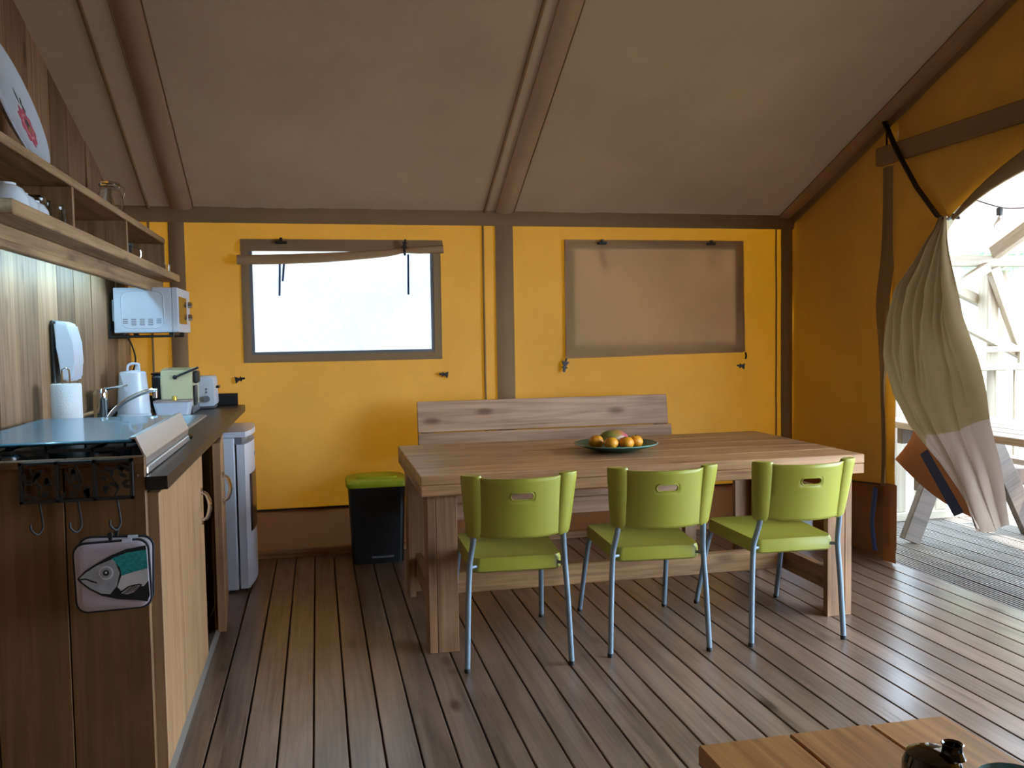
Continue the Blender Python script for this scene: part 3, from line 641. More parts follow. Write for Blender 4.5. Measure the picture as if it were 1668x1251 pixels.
# ================================================================ FRUIT PLATE
PX, PY = 1.385, 3.985
pl = thing('serving_plate', 'dark green glazed round plate holding fruit', 'plate', (PX, PY, TZ))
MB().lathe([(0, .0), (.085, .0), (.10, .004), (.15, .018), (.198, .036), (.196, .0395), (.15, .024), (.10, .010), (0, .008)], (PX, PY, TZ), 40).build('dish', M_ceramic, pl, True)
MB().tube([(PX + .198 * math.cos(a), PY + .198 * math.sin(a), TZ + .0375) for a in [2 * math.pi * k / 40 for k in range(40)]], .0026, 6, closed=True).build('rim', M_crim, pl, True)
def fruitm():
    m = MB().lathe([(0, .002), (.012, .0), (.024, .008), (.0325, .022), (.035, .032), (.033, .043), (.024, .055), (.010, .061), (0, .0595)], n=20)
    for v in m.bm.verts: v.co *= 1 + .025 * nz(v.co.x * 30, v.co.y * 30, v.co.z * 30)
    return m
for i, (dx, dy, lb) in enumerate(((-.105, -.02, 'orange mandarin at the edge of the plate toward the bin'), (-.052, -.085, 'orange mandarin at the front rim of the plate below the mango'), (.022, -.09, 'orange mandarin next to the red end of the mango'), (.083, -.05, 'orange mandarin with dark stem toward the curtained doorway'))):
    z = TZ + .0105 + max(0, math.hypot(dx, dy) - .085) * .30
    t = thing('mandarin', lb, 'fruit', (PX + dx, PY + dy, z), 'mandarins on the green plate')
    fruitm().xf(Matrix.Translation((PX + dx, PY + dy, z)) @ Matrix.Rotation(i * 1.3, 4, 'Z') @ Matrix.Scale(1.02 - .03 * (i % 2), 4)).build('peel', M_orange, t, True)
    MB().lathe([(0, 0), (.004, 0), (.003, .004), (0, .005)], (PX + dx, PY + dy, z + .059), 8).build('stem', M_stem, t)
mg = plain('mango_skin', (.2, .15, .03), .35, var=.1)
nt = mg.node_tree; p_ = nt.nodes['Principled BSDF']; tc = N(nt, 'ShaderNodeTexCoord'); sx = N(nt, 'ShaderNodeSeparateXYZ'); nt.links.new(tc.outputs['Generated'], sx.inputs[0])
ra = N(nt, 'ShaderNodeValToRGB'); e = ra.color_ramp.elements; e[0].color = (.13, .15, .03, 1); e[0].position = .25; e[1].color = (.52, .08, .13, 1); e[1].position = .85
q = ra.color_ramp.elements.new(.6); q.color = (.34, .16, .03, 1); nt.links.new(sx.outputs[0], ra.inputs[0]); nt.links.new(ra.outputs[0], p_.inputs['Base Color'])
t = thing('mango', 'green and red mango lying behind the mandarins', 'fruit', (PX + .005, PY + .03, TZ + .009))
m = MB().sphere((0, 0, 0), 1, (.078, .05, .043), 20, 14)
for v in m.bm.verts: v.co.z += .012 * (v.co.x / .078) ** 2 * (-1 if v.co.x > 0 else .3); v.co.y += .008 * math.sin(v.co.x * 20)
m.xf(Matrix.Translation((PX + .005, PY + .035, TZ + .055))).build('skin', mg, t, True)
MB().lathe([(0, 0), (.005, 0), (.004, .006), (0, .007)], n=8).xf(Matrix.Translation((PX + .08, PY + .04, TZ + .058)) @ Matrix.Rotation(R(70), 4, 'Y')).build('stem', M_stem, t)
# ================================================================ BIN, WHITE BOX
bi = thing('waste_bin', 'black waste bin with lime green lid by the back wall', 'bin', (.315, 5.16, 0))
m = MB(); lo = [m.bm.verts.new((.315 + x, 5.175 + y, 0.0)) for x, y in rrect(.29, .24, .03)]; hi = [m.bm.verts.new((.315 + x, 5.175 + y, .455)) for x, y in rrect(.325, .275, .035)]
for k in range(len(lo)): m.bm.faces.new((lo[k], lo[(k + 1) % len(lo)], hi[(k + 1) % len(lo)], hi[k]))
m.bm.faces.new(lo[::-1]); m.bm.faces.new(hi); m.build('body', M_binblk, bi, True)
def stack(m, loops):
    vv = [[m.bm.verts.new(p) for p in l] for l in loops]
    for a, b in zip(vv, vv[1:]):
        for k in range(len(a)): m.bm.faces.new((a[k], a[(k + 1) % len(a)], b[(k + 1) % len(a)], b[k]))
    m.bm.faces.new(vv[0][::-1]); m.bm.faces.new(vv[-1]); return m
L_ = lambda w_, d_, r_, z_: [(.315 + x, 5.175 + y, z_) for x, y in rrect(w_, d_, r_)]
lid = stack(MB(), [L_(.345, .295, .045, .445), L_(.352, .302, .048, .452), L_(.352, .302, .048, .468), L_(.335, .285, .05, .482), L_(.31, .26, .05, .488), L_(.24, .19, .03, .489), L_(.232, .182, .03, .498), L_(.2, .15, .02, .5)]).build('lid', M_lime, bi, True)
MB().box((.275, 5.038, .035), (.40, 5.06, .045), bev=.003).build('pedal', M_grey, bi)
wb = thing('storage_box', 'white plastic box standing by the back wall near the table end', 'box', (2.85, 4.95, 0))
B_ = lambda w_, d_, r_, z_: [(2.84 + x, 4.95 + y, z_) for x, y in rrect(w_, d_, r_)]
stack(MB(), [B_(.225, .26, .03, .0), B_(.24, .28, .03, .335)]).build('body', M_whitep, wb, True)
stack(MB(), [B_(.25, .29, .035, .33), B_(.25, .29, .035, .352), B_(.235, .275, .03, .36)]).build('lid', M_whitep, wb, True)
# ================================================================ KITCHEN CABINET
CX, CZ, CY0, CY1 = -.422, .92, 2.618, 5.36
cb = thing('kitchen_cabinet', 'brown plank kitchen cabinet with two doors below the worktop', 'cabinet', (-.76, 3.5, 0))
# end panel facing the viewer: planks
xs = [-1.035, -.882, -.692, -.480]
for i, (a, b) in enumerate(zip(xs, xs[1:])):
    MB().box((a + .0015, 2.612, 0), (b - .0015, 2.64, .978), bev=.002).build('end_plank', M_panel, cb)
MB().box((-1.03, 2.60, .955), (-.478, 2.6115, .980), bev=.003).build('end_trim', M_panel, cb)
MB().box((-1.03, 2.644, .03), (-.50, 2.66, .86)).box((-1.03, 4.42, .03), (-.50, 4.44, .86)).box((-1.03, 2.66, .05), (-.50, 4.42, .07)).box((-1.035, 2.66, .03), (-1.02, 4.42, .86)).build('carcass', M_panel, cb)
MB().box((-.50, 2.645, 0), (-.455, 4.44, .058), bev=.002).build('plinth', plain('grey_plinth', (.14, .115, .095), .6), cb)
MB().box((-.52, 3.60, .06), (-.478, 3.655, .86), bev=.002).build('stile', M_panel, cb)
def handle(y, x, parent, z0=.60, z1=.73):
    MB().tube(bez([(x, y, z0 + .012), (x + .022, y, z0 + .02), (x + .034, y, (z0 + z1) / 2), (x + .022, y, z1 - .02), (x, y, z1 - .012)], 5), [.0045] + [.006 + .002 * math.sin(k / 20 * math.pi) for k in range(19)] + [.0045], 8).tube([(x + .003, y, z0 - .006), (x + .004, y, z0 + .02)], .006, 8).tube([(x + .003, y, z1 - .02), (x + .004, y, z1 + .006)], .006, 8).build('handle', M_chrome, parent, True, label='chrome bow handle')
d1 = MB().box((-.497, 2.652, .07), (-.486, 3.595, .855)).build('door', M_panel, cb)
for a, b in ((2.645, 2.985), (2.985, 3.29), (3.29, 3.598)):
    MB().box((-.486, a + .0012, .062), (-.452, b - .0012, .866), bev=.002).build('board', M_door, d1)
handle(3.52, -.452, d1)
d2p = Vector((-.455, 4.40, 0)); rz = R(-4.5)
def swing(o):
    return o
d2m = Matrix.Translation(d2p) @ Matrix.Rotation(R(4.5), 4, 'Z') @ Matrix.Translation(-d2p)
d2 = MB().box((-.497, 3.86, .07), (-.486, 4.395, .855)).xf(d2m).build('door', M_panel, cb)
for a, b in ((3.85, 4.035), (4.035, 4.22), (4.22, 4.40)):
    MB().box((-.486, a + .0012, .062), (-.452, b - .0012, .866), bev=.002).xf(d2m).build('board', M_door, d2)
hm = MB(); hy = 3.925
hx = (d2m @ Vector((-.452, hy, 0)))
handle(hx.y, hx.x, d2)
# worktop with sink cut-out
SX0, SX1, SY0, SY1 = -.90, -.548, 3.62, 4.67
wt = thing('worktop', 'dark laminate kitchen worktop with a sink cut-out', 'worktop', (-.72, 4.0, .883))
mb = MB()
for a, b in (((-1.034, 2.645), (CX, SY0 + .02)), ((-1.034, SY1 - .02), (CX, CY1)), ((-1.034, SY0 + .02), (SX0 + .02, SY1 - .02)), ((SX1 - .02, SY0 + .02), (CX, SY1 - .02))):
    mb.box((a[0], a[1], .882), (b[0], b[1], CZ))
mb.box((-.478, 2.61, .882), (CX, 2.646, CZ))
bmesh.ops.remove_doubles(mb.bm, verts=mb.bm.verts[:], dist=.0004)
mb.build('slab', M_ctop, wt)
o = MB().box((-1.012, CY1 - .02, CZ), (-.46, CY1, .99), bev=.002).build('splashback', M_ctop); tag(o, 'dark upright splashback board at the toaster end of the worktop', 'splashback')
sp = thing('splashback', 'long low splashback with pale wooden cap along the plank wall', 'splashback', (-1.02, 4.4, CZ))
MB().box((-1.034, 3.45, CZ), (-1.016, CY1 - .021, .968), bev=.001).build('board', M_ctop, sp)
MB().box((-1.035, 3.45, .969), (-1.014, 4.50, .981), bev=.002).build('cap_strip', M_shelf, sp)
# sink and tap
sk_ = thing('kitchen_sink', 'stainless steel sink set into the dark worktop', 'sink', (-.72, 4.15, .78))
def loop(x0, x1, y0, y1, r, z): return [((x0 + x1) / 2 + a, (y0 + y1) / 2 + b, z) for a, b in rrect(x1 - x0, y1 - y0, r)]
m = MB(); ls = [loop(SX0, SX1, SY0, SY1, .05, CZ + .001), loop(SX0 + .004, SX1 - .004, SY0 + .004, SY1 - .004, .05, CZ + .007), loop(SX0 + .03, SX1 - .03, SY0 + .03, SY1 - .03, .05, CZ + .005), loop(SX0 + .036, SX1 - .036, SY0 + .036, SY1 - .036, .05, CZ - .01), loop(SX0 + .06, SX1 - .06, SY0 + .06, SY1 - .06, .06, CZ - .13)]
vv = [[m.bm.verts.new(p) for p in l] for l in ls]
for a, b in zip(vv, vv[1:]):
    for k in range(len(a)): m.bm.faces.new((a[k], a[(k + 1) % len(a)], b[(k + 1) % len(a)], b[k]))
m.bm.faces.new(vv[-1]); m.build('basin', plain('dull_sink_steel', (.34, .35, .37), .42, metal=1), sk_, True)
MB().lathe([(0, .0), (.03, .0), (.028, .004), (0, .002)], (-.72, 4.15, CZ - .1295), 16).build('drain', M_chrome, sk_, True)
tp = thing('kitchen_tap', 'chrome mixer tap with long curved spout', 'tap', (-.94, 4.2, CZ))
MB().lathe([(0, .0), (.026, .0), (.026, .006), (.021, .012), (.021, .115), (.023, .118), (.023, .165), (.018, .172), (0, .174)], (-.94, 4.2, CZ), 20).build('body', M_chrome, tp, True)
MB().tube(bez([(-.928, 4.2, .935), (-.90, 4.2, .985), (-.85, 4.2, 1.03), (-.79, 4.2, 1.062), (-.74, 4.2, 1.078), (-.708, 4.2, 1.08)], 5), .0105, 10).build('spout', M_chrome, tp, True)
MB().lathe([(0, -.03), (.011, -.03), (.012, .0), (0, .002)], (-.718, 4.2, 1.075), 12).build('aerator', M_chrome, tp, True)
MB().tube([(-.935, 4.2, 1.088), (-.88, 4.2, 1.098), (-.832, 4.2, 1.106)], [.007, .005, .004], 8).build('lever', M_chrome, tp, True)
# gas hob with glass lid
hb = thing('gas_hob', 'gas hob with frosted blue glass lid and steel side guard', 'hob', (-.76, 3.05, CZ))
HX0, HX1, HY0, HY1 = -1.005, -.492, 2.66, 3.50
MB().box((HX0, HY0, CZ + .0005), (HX1, HY1, .965), bev=.004).build('base', M_hob, hb)
MB().box((HX0 + .01, HY0 + .005, 1.013), (HX1 - .03, HY1, 1.021), bev=.003).build('glass_lid', M_glassblue, hb, label='frosted blue glass lid')
g = MB().prism([(HX1 - .035, 1.028), (HX1 - .018, 1.029), (HX1 + .008, .968), (HX1 + .005, .945), (HX1 + .001, .945), (HX1 + .003, .968), (HX1 - .021, 1.024), (HX1 - .035, 1.023)], .85, lambda x, z, t: (x, 2.655 + t, z))
g.build('side_guard', M_steel, hb, label='brushed steel side guard')
MB().box((HX1 - .001, 2.655, CZ + .001), (HX1 + .012, 3.505, .943), bev=.003).build('front_rail', M_steel, hb)
MB().tube([(HX1 + .004, 3.49, .94), (HX1 + .018, 3.50, .935)], .01, 8).build('knob', M_chrome, hb, True)
for y in (2.70, 2.98, 3.28):
    for x in (-.93, -.76, -.59): pass
for y0 in (2.675, 3.10):
    m = MB()
    for x in (HX0 + .02, -.87, -.75, -.63, HX1 - .03): m.box((x - .004, y0, .990), (x + .004, y0 + .36, .999)).box((x - .004, y0, .965), (x + .004, y0 + .008, .990))
    for y in (y0, y0 + .18, y0 + .352): m.box((HX0 + .02, y, .990), (HX1 - .03, y + .008, .999))
    m.build('pan_support', M_iron, hb)
for x, y in ((-.885, 2.78), (-.62, 2.78), (-.885, 3.28), (-.62, 3.28)):
    b_ = MB().lathe([(0, 0), (.042, 0), (.042, .008), (.036, .012), (0, .013)], (x, y, .965), 18).build('burner', M_steel, hb, True)
    MB().lathe([(0, .012), (.028, .012), (.028, .018), (0, .0185)], (x, y, .965), 18).build('burner_cap', M_hob, b_, True)
# ================================================================ FRIDGE
fr = thing('small_fridge', 'small white undercounter fridge with bowed door', 'fridge', (-.66, 4.95, 0))
FY0, FY1 = 4.66, 5.18
MB().box((-.98, FY0, .012), (-.425, FY1, .80), bev=.008, seg=2).build('body', M_white, fr)
def bow(y): return -.372 + .03 * (1 - ((y - (FY0 + FY1) / 2) / .26) ** 2)
def slab(z0, z1, x0, ex, n=14):
    poly = [(x0, FY0)] + [(bow(FY0 + (FY1 - FY0) * k / n) + ex, FY0 + (FY1 - FY0) * k / n) for k in range(n + 1)] + [(x0, FY1)]
    return MB().prism(poly, z1 - z0, lambda x, y, t: (x, y, z0 + t))
dr = slab(.02, .765, -.416, -.006).build('door', M_white, fr, True)
slab(.803, .83, -.98, 0).build('top', M_white, fr, True)
MB().box((-.424, FY0 + .004, .766), (-.39, FY1 - .004, .802)).build('top_recess', M_grey, fr)
def onfront(y0, y1, z0, z1, mat, name, nn=8):
    m = MB().grid(lambda u, v: (bow(y0 + (y1 - y0) * u) - .0045, y0 + (y1 - y0) * u, z0 + (z1 - z0) * v), nn, 2); m.build(name, mat, dr, True, solid=.003)
onfront(4.74, 5.165, .30, .60, M_darkred, 'dark_panel'); onfront(4.92, 4.97, .675, .695, M_grey, 'badge', 3)
for y in (FY0 + .05, FY1 - .05):
    for x in (-.94, -.46): MB().lathe([(0, 0), (.02, 0), (.018, .014), (0, .014)], (x, y, 0), 10).build('foot', M_foot, fr)
# ================================================================ HOOK RACK + POT HOLDERS
hk = thing('hook_rack', 'black wrought iron hook rack with leaf motif on the cabinet end', 'hook rack', (-.65, 2.598, .92))
RY = 2.588
fr_ = MB()
for a, b in (((-.795, .968), (-.508, .976)), ((-.795, .864), (-.508, .872)), ((-.795, .864), (-.787, .976)), ((-.516, .864), (-.508, .976)), ((-.706, .864), (-.697, .976)), ((-.611, .864), (-.602, .976))):
    fr_.box((a[0], RY - .006, a[1]), (b[0], RY + .0115, b[1]))
fr_.build('frame', M_iron, hk)
for i, x0 in enumerate((-.752, -.655, -.555)):
    MB().tube(bez([(x0 + .004, RY, .865), (x0 + .01, RY - .003, .82), (x0 + .011, RY - .008, .795), (x0 + .004, RY - .03, .785), (x0 - .006, RY - .045, .80), (x0 - .008, RY - .042, .815)], 5), .0032, 8).build('hook', M_iron, hk, True)
    br = MB().tube(bez([(x0 - .005, RY, .868), (x0 + .008, RY - .002, .90), (x0 - .008 + .02 * (i % 2), RY - .002, .935), (x0 + .018 * (i - 1), RY, .968)], 5), .002, 6).build('twig', M_iron, hk, True)
    for k in range(14):
        a = random.uniform(0, 6.28); cx, cz = x0 + random.uniform(-.032, .034), .918 + random.uniform(-.04, .04)
        pts_ = [(-1, 0), (-.3, .42), (.4, .38), (1, 0), (.4, -.38), (-.3, -.42)]
        MB().prism([(cx + 0.0135 * (px * math.cos(a) - py * math.sin(a)), cz + .0135 * (px * math.sin(a) + py * math.cos(a))) for px, py in pts_], .002, lambda x, z, t: (x, RY - .003 - t, z)).build('leaf', M_iron, hk)
MB().lathe([(0, 0), (.005, 0), (.004, .005), (0, .006)], n=10).xf(Matrix.Translation((-.499, 2.6115, .925)) @ Matrix.Rotation(R(90), 4, 'X')).build('screw', M_chrome, hk, True)
def holder(xc, zc, y, label, printed, tilt=0):
    t = thing('pot_holder', label, 'pot holder', (xc, y, zc))
    m = MB(); Mx = Matrix.Translation((xc, y, zc)) @ Matrix.Rotation(tilt, 4, 'Y')
    def lp(k, yy): return [(a * k, yy, b * k) for a, b in rrect(.188, .186, .028, 5)]
    stack(m, [lp(.97, .007), lp(1, .003), lp(1, -.003), lp(.95, -.0075), lp(.8, -.0085), lp(.5, -.009)]); m.xf(Mx).build('pad', M_pot, t, True)
    MB().tube([(a, 0, b) for a, b in rrect(.190, .188, .028, 5)], .0042, 6, closed=True).xf(Mx).build('binding', M_ink, t, True)
    MB().tube(bez([(.0, 0, .092), (-.004, .0, .115), (.004, -.0, .115), (.0, 0, .092)], 4), .003, 6).xf(Mx).build('hanging_loop', M_ink, t, True)
    MB().box((.03, -.006, .088), (.056, .002, .098)).xf(Mx).build('label_tag', M_whitep, t)
    if printed:
        yy = -.0095
        def poly(pts, mat, name, lay): MB().prism([(a / 1000, b / 1000) for a, b in pts], .0006, lambda x, z, q: (x, yy - lay * .0007 - q, z)).xf(Mx).build(name, mat, t)
        def arc(cx, cz, r, n=18, sx=1): return [(cx + r * sx * math.cos(6.2832 * k / n), cz + r * math.sin(6.2832 * k / n)) for k in range(n)]
        poly([(-88, 2), (-70, 20), (-40, 38), (0, 58), (40, 72), (91, 78), (93, -62), (86, -78), (60, -72), (10, -64), (-30, -50), (-60, -30), (-82, -8)], M_ink, 'fish_outline', 0)
        poly([(-82, 3), (-66, 17), (-36, 34), (4, 48), (10, 40), (20, 8), (10, -28), (-8, -48), (-30, -44), (-56, -27), (-76, -8)], M_fishg, 'fish_head', 1)
        poly([(2, 50), (40, 62), (92, 66), (92, 14), (60, 8), (24, 0), (22, 22)], M_teal, 'fish_scales', 1)
        poly([(24, 0), (60, 9), (92, 15), (92, -20), (80, -34), (40, -34), (20, -42), (12, -30)], M_fishw, 'fish_belly', 1)
        poly(arc(-14, 12, 19), M_fishw, 'fish_eye', 2); poly(arc(-14, 12, 15), M_fishg, 'fish_eye', 3); poly(arc(-14, 12, 8), M_ink, 'fish_pupil', 4); poly(arc(-14, 13, 3), M_fishw, 'fish_pupil', 5)
        poly([(-80, 2), (-66, 2), (-50, -6), (-38, -12), (-39, -15), (-52, -10), (-66, -2), (-78, -2)], M_ink, 'fish_mouth', 2)
        poly([(12, -48), (40, -30), (68, -26), (76, -30), (56, -52), (36, -56)], M_ink, 'fish_fin', 2); poly([(20, -48), (42, -33), (66, -29), (70, -31), (54, -48), (36, -53)], M_fishg, 'fish_fin', 3)
        for q in range(4): poly([(26 + q * 9, -49 + q * 1), (27 + q * 9, -50 + q), (52 + q * 5, -32 + q), (51 + q * 5, -31 + q)], M_ink, 'fin_ray', 4)
    return t
holder(-.558, .668, 2.578, 'plain pinkish grey pot holder hanging behind the fish one', False, R(2))
holder(-.563, .660, 2.556, 'square pot holder printed with a teal and grey fish', True, R(-1.5))
# ================================================================ WALL SHELF
sh = thing('wall_shelf', 'long wooden wall shelf with open compartments above the worktop', 'shelf', (-.92, 4.0, 1.64))
MB().box((-1.039, 1.6, 1.845), (-.82, 5.29, 1.875), bev=.003).build('top_board', M_shelf, sh)
MB().box((-1.039, 2.50, 1.632), (-.752, 5.31, 1.672), bev=.003).build('bottom_board', M_shelf, sh)
for y in (2.52, 3.375, 4.275, 5.265): MB().box((-1.039, y - .012, 1.673), (-.822, y + .012, 1.844), bev=.002).build('divider', M_shelfz, sh)
MB().box((-.865, 1.6, 1.564), (-.838, 5.29, 1.631), bev=.003).build('batten', M_shelf, sh)
MB().box((-.837, 1.6, 1.562), (-.828, 5.29, 1.585), bev=.003).build('batten_lip', M_shelf, sh)
led = MB().box((-.912, 2.2, 1.612), (-.890, 4.70, 1.6315), bev=.002).build('led_strip', M_led); tag(led, 'cool white light strip fixed under the wall shelf', 'lamp')
# flowered tray
TR, ty = .22, 3.20; xb, xt = -.885, -1.02
tilt_ = math.asin((xb - xt) / (2 * TR))
Mt = Matrix.Translation(((xb + xt) / 2, ty, 1.877 + TR * math.cos(tilt_))) @ Matrix.Rotation(R(90) - tilt_, 4, 'Y')
# local: z = tray normal (towards the room), -x = up
tr = thing('serving_tray', 'round white tray painted with a pink flower on the wall shelf', 'tray', ((xb + xt) / 2, ty, 1.877))
MB().lathe([(0, -.004), (.17, -.004), (.20, .010), (.22, .016), (.219, .020), (.198, .015), (.168, .002), (0, .002)], n=48).xf(Mt).build('plate', M_tray, tr, True)
def petal(cx, cy, r, nn, amp, mat, name, lay, ph=0):
    MB().prism([(cx + r * (1 + amp * math.cos(nn * 6.2832 * k / 48 + ph)) * math.cos(6.2832 * k / 48), cy + r * (1 + amp * math.cos(nn * 6.2832 * k / 48 + ph)) * math.sin(6.2832 * k / 48)) for k in range(48)], .0005, lambda x, y, t: (x, y, .0022 + lay * .0006 + t)).xf(Mt).build(name, mat, tr)
fx, fy = .062, .085
petal(fx, fy, .066, 9, .12, M_pink, 'flower', 0); petal(fx, fy, .042, 8, .12, M_pinkl, 'flower', 1, 1); petal(fx, fy, .035, 8, .12, M_pink, 'flower', 2, 1); petal(fx - .005, fy, .02, 7, .1, M_leafp, 'flower_centre', 3); petal(fx + .01, fy, .011, 5, .1, M_yelp, 'flower_centre', 4)
for cx, cy, a, l in ((-.045, .085, .2, .026), (-.035, .12, -.6, .02), (-.012, .12, .9, .022)):
    MB().prism([(cx + l * px * math.cos(a) - l * py * math.sin(a), cy + l * px * math.sin(a) + l * py * math.cos(a)) for px, py in ((-1, 0), (-.3, .38), (.4, .34), (1, 0), (.4, -.34), (-.3, -.38))], .0005, lambda x, y, t: (x, y, .0022 + t)).xf(Mt).build('painted_leaf', M_leafp, tr)
# clip jar
JX, JY, JZ = -.935, 4.50, 1.8755
jr = thing('clip_jar', 'clear glass clip-top jar on the wall shelf', 'jar', (JX, JY, JZ))
MB().lathe([(0, 0), (.05, 0), (.057, .008), (.059, .06), (.056, .11), (.045, .135), (.043, .15), (.046, .153), (.0405, .151), (.0415, .135), (.052, .108), (.055, .06), (.053, .01), (0, .006)], (JX, JY, JZ), 28).build('body', M_clear, jr, True)
MB().lathe([(0, .156), (.046, .155), (.048, .165), (.04, .176), (0, .178)], (JX, JY, JZ), 28).build('lid', M_clear, jr, True)
MB().tube(bez([(JX + .047, JY, JZ + .16), (JX + .062, JY, JZ + .15), (JX + .064, JY, JZ + .125), (JX + .058, JY, JZ + .10)], 4), .0022, 6).build('clip', M_chrome, jr, True)
MB().tube([(JX + .0475 * math.cos(a), JY + .0475 * math.sin(a), JZ + .143) for a in [6.2832 * k / 24 for k in range(24)]], .0018, 6, closed=True).build('wire', M_chrome, jr, True)
# bowls, glasses, press
SZ = 1.6725
for i, (x, y, s, lb) in enumerate(((-.83, 2.70, 1.12, 'upturned white bowl at the outer end of the lower shelf, tallest of three'), (-.835, 2.83, 1, 'upturned white bowl in the middle of three on the lower shelf'), (-.835, 2.945, .92, 'smallest upturned white bowl, next to the glass tumblers'))):
    o = MB().lathe([(.052 * s, 0), (.053 * s, .006), (.050 * s, .03 * s), (.038 * s, .05 * s), (.024 * s, .058 * s), (.024 * s, .063 * s), (0, .063 * s), (0, .054 * s), (.034 * s, .046 * s), (.046 * s, .03 * s), (.049 * s, 0), (.052 * s, 0)], (0, 0, 0), 24).build('upturned_bowl', M_mug, None, True); o.location = (x, y, SZ); tag(o, lb, 'bowl', 'white bowls on the lower shelf')
gm = MB().lathe([(.036, 0), (.037, .004), (.034, .085), (.03, .092), (0, .093), (0, .086), (.0305, .084), (.0335, .004), (.036, 0)], n=20).mesh('glass_tumbler', M_clear, True)
for x, y, lb in ((-.86, 3.07, 'upturned glass tumbler beside the smallest white bowl'), (-.87, 3.17, 'upturned glass tumbler in the middle of the first shelf compartment'), (-.855, 3.265, 'upturned glass tumbler just before the first shelf divider'), (-.93, 3.30, 'upturned glass tumbler at the back against the first shelf divider')):
    tag(link(gm, 'glass_tumbler', (x, y, SZ), None), lb, 'glass', 'glass tumblers on the lower shelf')
fp = thing('coffee_press', 'glass coffee press with dark lid in the end compartment', 'coffee pot', (-.89, 4.52, SZ))
MB().lathe([(0, .004), (.04, .004), (.042, .01), (.042, .085), (.04, .085), (.04, .012), (0, .008)], (-.89, 4.52, SZ), 20).build('beaker', M_smoke, fp, True)
MB().lathe([(0, 0), (.044, 0), (.044, .01), (.042, .012), (0, .004)], (-.89, 4.52, SZ), 20).build('base', M_black, fp, True)
MB().lathe([(.045, .083), (.046, .095), (.04, .1), (.008, .104), (.008, .115), (0, .118)], (-.89, 4.52, SZ), 20).build('lid', M_black, fp, True)
MB().tube(bez([(-.848, 4.52, SZ + .078), (-.822, 4.525, SZ + .074), (-.815, 4.53, SZ + .045), (-.824, 4.525, SZ + .012), (-.846, 4.52, SZ + .006)], 5), .004, 8).build('handle', M_chrome, fp, True)
o = MB().lathe([(.0, 0), (.016, 0), (.018, .045), (.0165, .045), (.0145, .004), (0, .004)], n=16).build('shot_glass', M_clear, None, True); o.location = (-.79, 5.14, SZ); tag(o, 'tiny clear glass at the far end of the lower shelf', 'glass')
# ================================================================ MICROWAVE
mw_ = thing('microwave_oven', 'white microwave oven on a wall bracket above the worktop', 'microwave', (-.87, 5.1, 1.345))
MX0, MX1, MY0, MY1, MZ0, MZ1 = -1.018, -.735, 4.87, 5.325, 1.345, 1.578
MB().box((MX0, MY0, MZ0), (MX1, MY1, MZ1), bev=.004, seg=2).build('body', M_whitep, mw_)
dd = MB().box((MX1 + .001, MY0, MZ0), (MX1 + .03, MY1, MZ1), bev=.003).build('door', M_whitep, mw_)
MB().box((MX1 + .031, MY0 + .04, MZ0 + .045), (MX1 + .0325, MY0 + .30, MZ1 - .045)).build('window', plain('bronze_glass', (.16, .10, .015), .12), dd, label='bronze tinted oven window')
for z in (MZ0 + .085, MZ0 + .155):
    MB().lathe([(0, 0), (.02, 0), (.018, .022), (.013, .024), (0, .024)], n=18).xf(Matrix.Translation((MX1 + .031, MY1 - .075, z)) @ Matrix.Rotation(R(90), 4, 'Y')).build('knob', M_chrome, mw_, True)
rp = rrect(.205, .19, .035, 5, (MX0 + MX1) / 2, (MZ0 + MZ1) / 2 + .003)
MB().tube([(a, MY0 - .0003, b) for a, b in rp], .0028, 6, closed=True).build('pressed_rib', M_whitep, mw_, True)
MB().box((MX0 + .03, MY0 - .002, MZ0 + .009), (MX1 - .03, MY0 + .001, MZ0 + .014), bev=.001).build('pressed_rib', M_whitep, mw_)
vm = MB().box((-.0125, -.0012, -.0022), (.0125, .0012, .0022), bev=.001).mesh('vent_slot_shade', M_grey)  # slots are not cut: grey inserts carry the shade inside them as colour
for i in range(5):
    for j in range(3 if i in (0, 4) else 4): link(vm, 'vent_slot_shade', (MX0 + .055 + i * .041, MY0 - .0005, MZ0 + .07 - j * .0097), mw_)
MB().box((MX0 - .012, MY0 + .02, MZ0 + .06), (MX0 - .001, MY1 - .1, MZ1 - .06), bev=.004).build('back_housing', M_whitep, mw_)
for x in (MX0 + .03, MX1 - .01):
    for y in (MY0 + .04, MY1 - .05): MB().box((x - .012, y - .012, MZ0 - .012), (x + .012, y + .012, MZ0), bev=.002).build('foot', M_black, mw_)
br = thing('microwave_bracket', 'black metal wall bracket carrying the microwave', 'bracket', (-.9, 5.1, 1.32))
for y in (MY0 + .04, MY1 - .05): MB().box((WX0 - .003, y - .015, MZ0 - .024), (MX1 + .0, y + .015, MZ0 - .0125), bev=.002).build('arm', M_iron, br)
MB().box((WX0 - .003, MY0, MZ0 - .03), (WX0 + .004, MY1, MZ0 + .05)).build('back_plate', M_iron, br)
cbl = MB().tube(bez([(-.99, 5.0, 1.335), (-.965, 5.02, 1.28), (-.955, 5.05, 1.20), (-.985, 5.10, 1.12), (-1.01, 5.15, 1.02), (-1.01, 5.2, .935)], 6), .0045, 8).build('power_cable', M_black, None, True); tag(cbl, 'black power cable hanging below the microwave', 'cable')
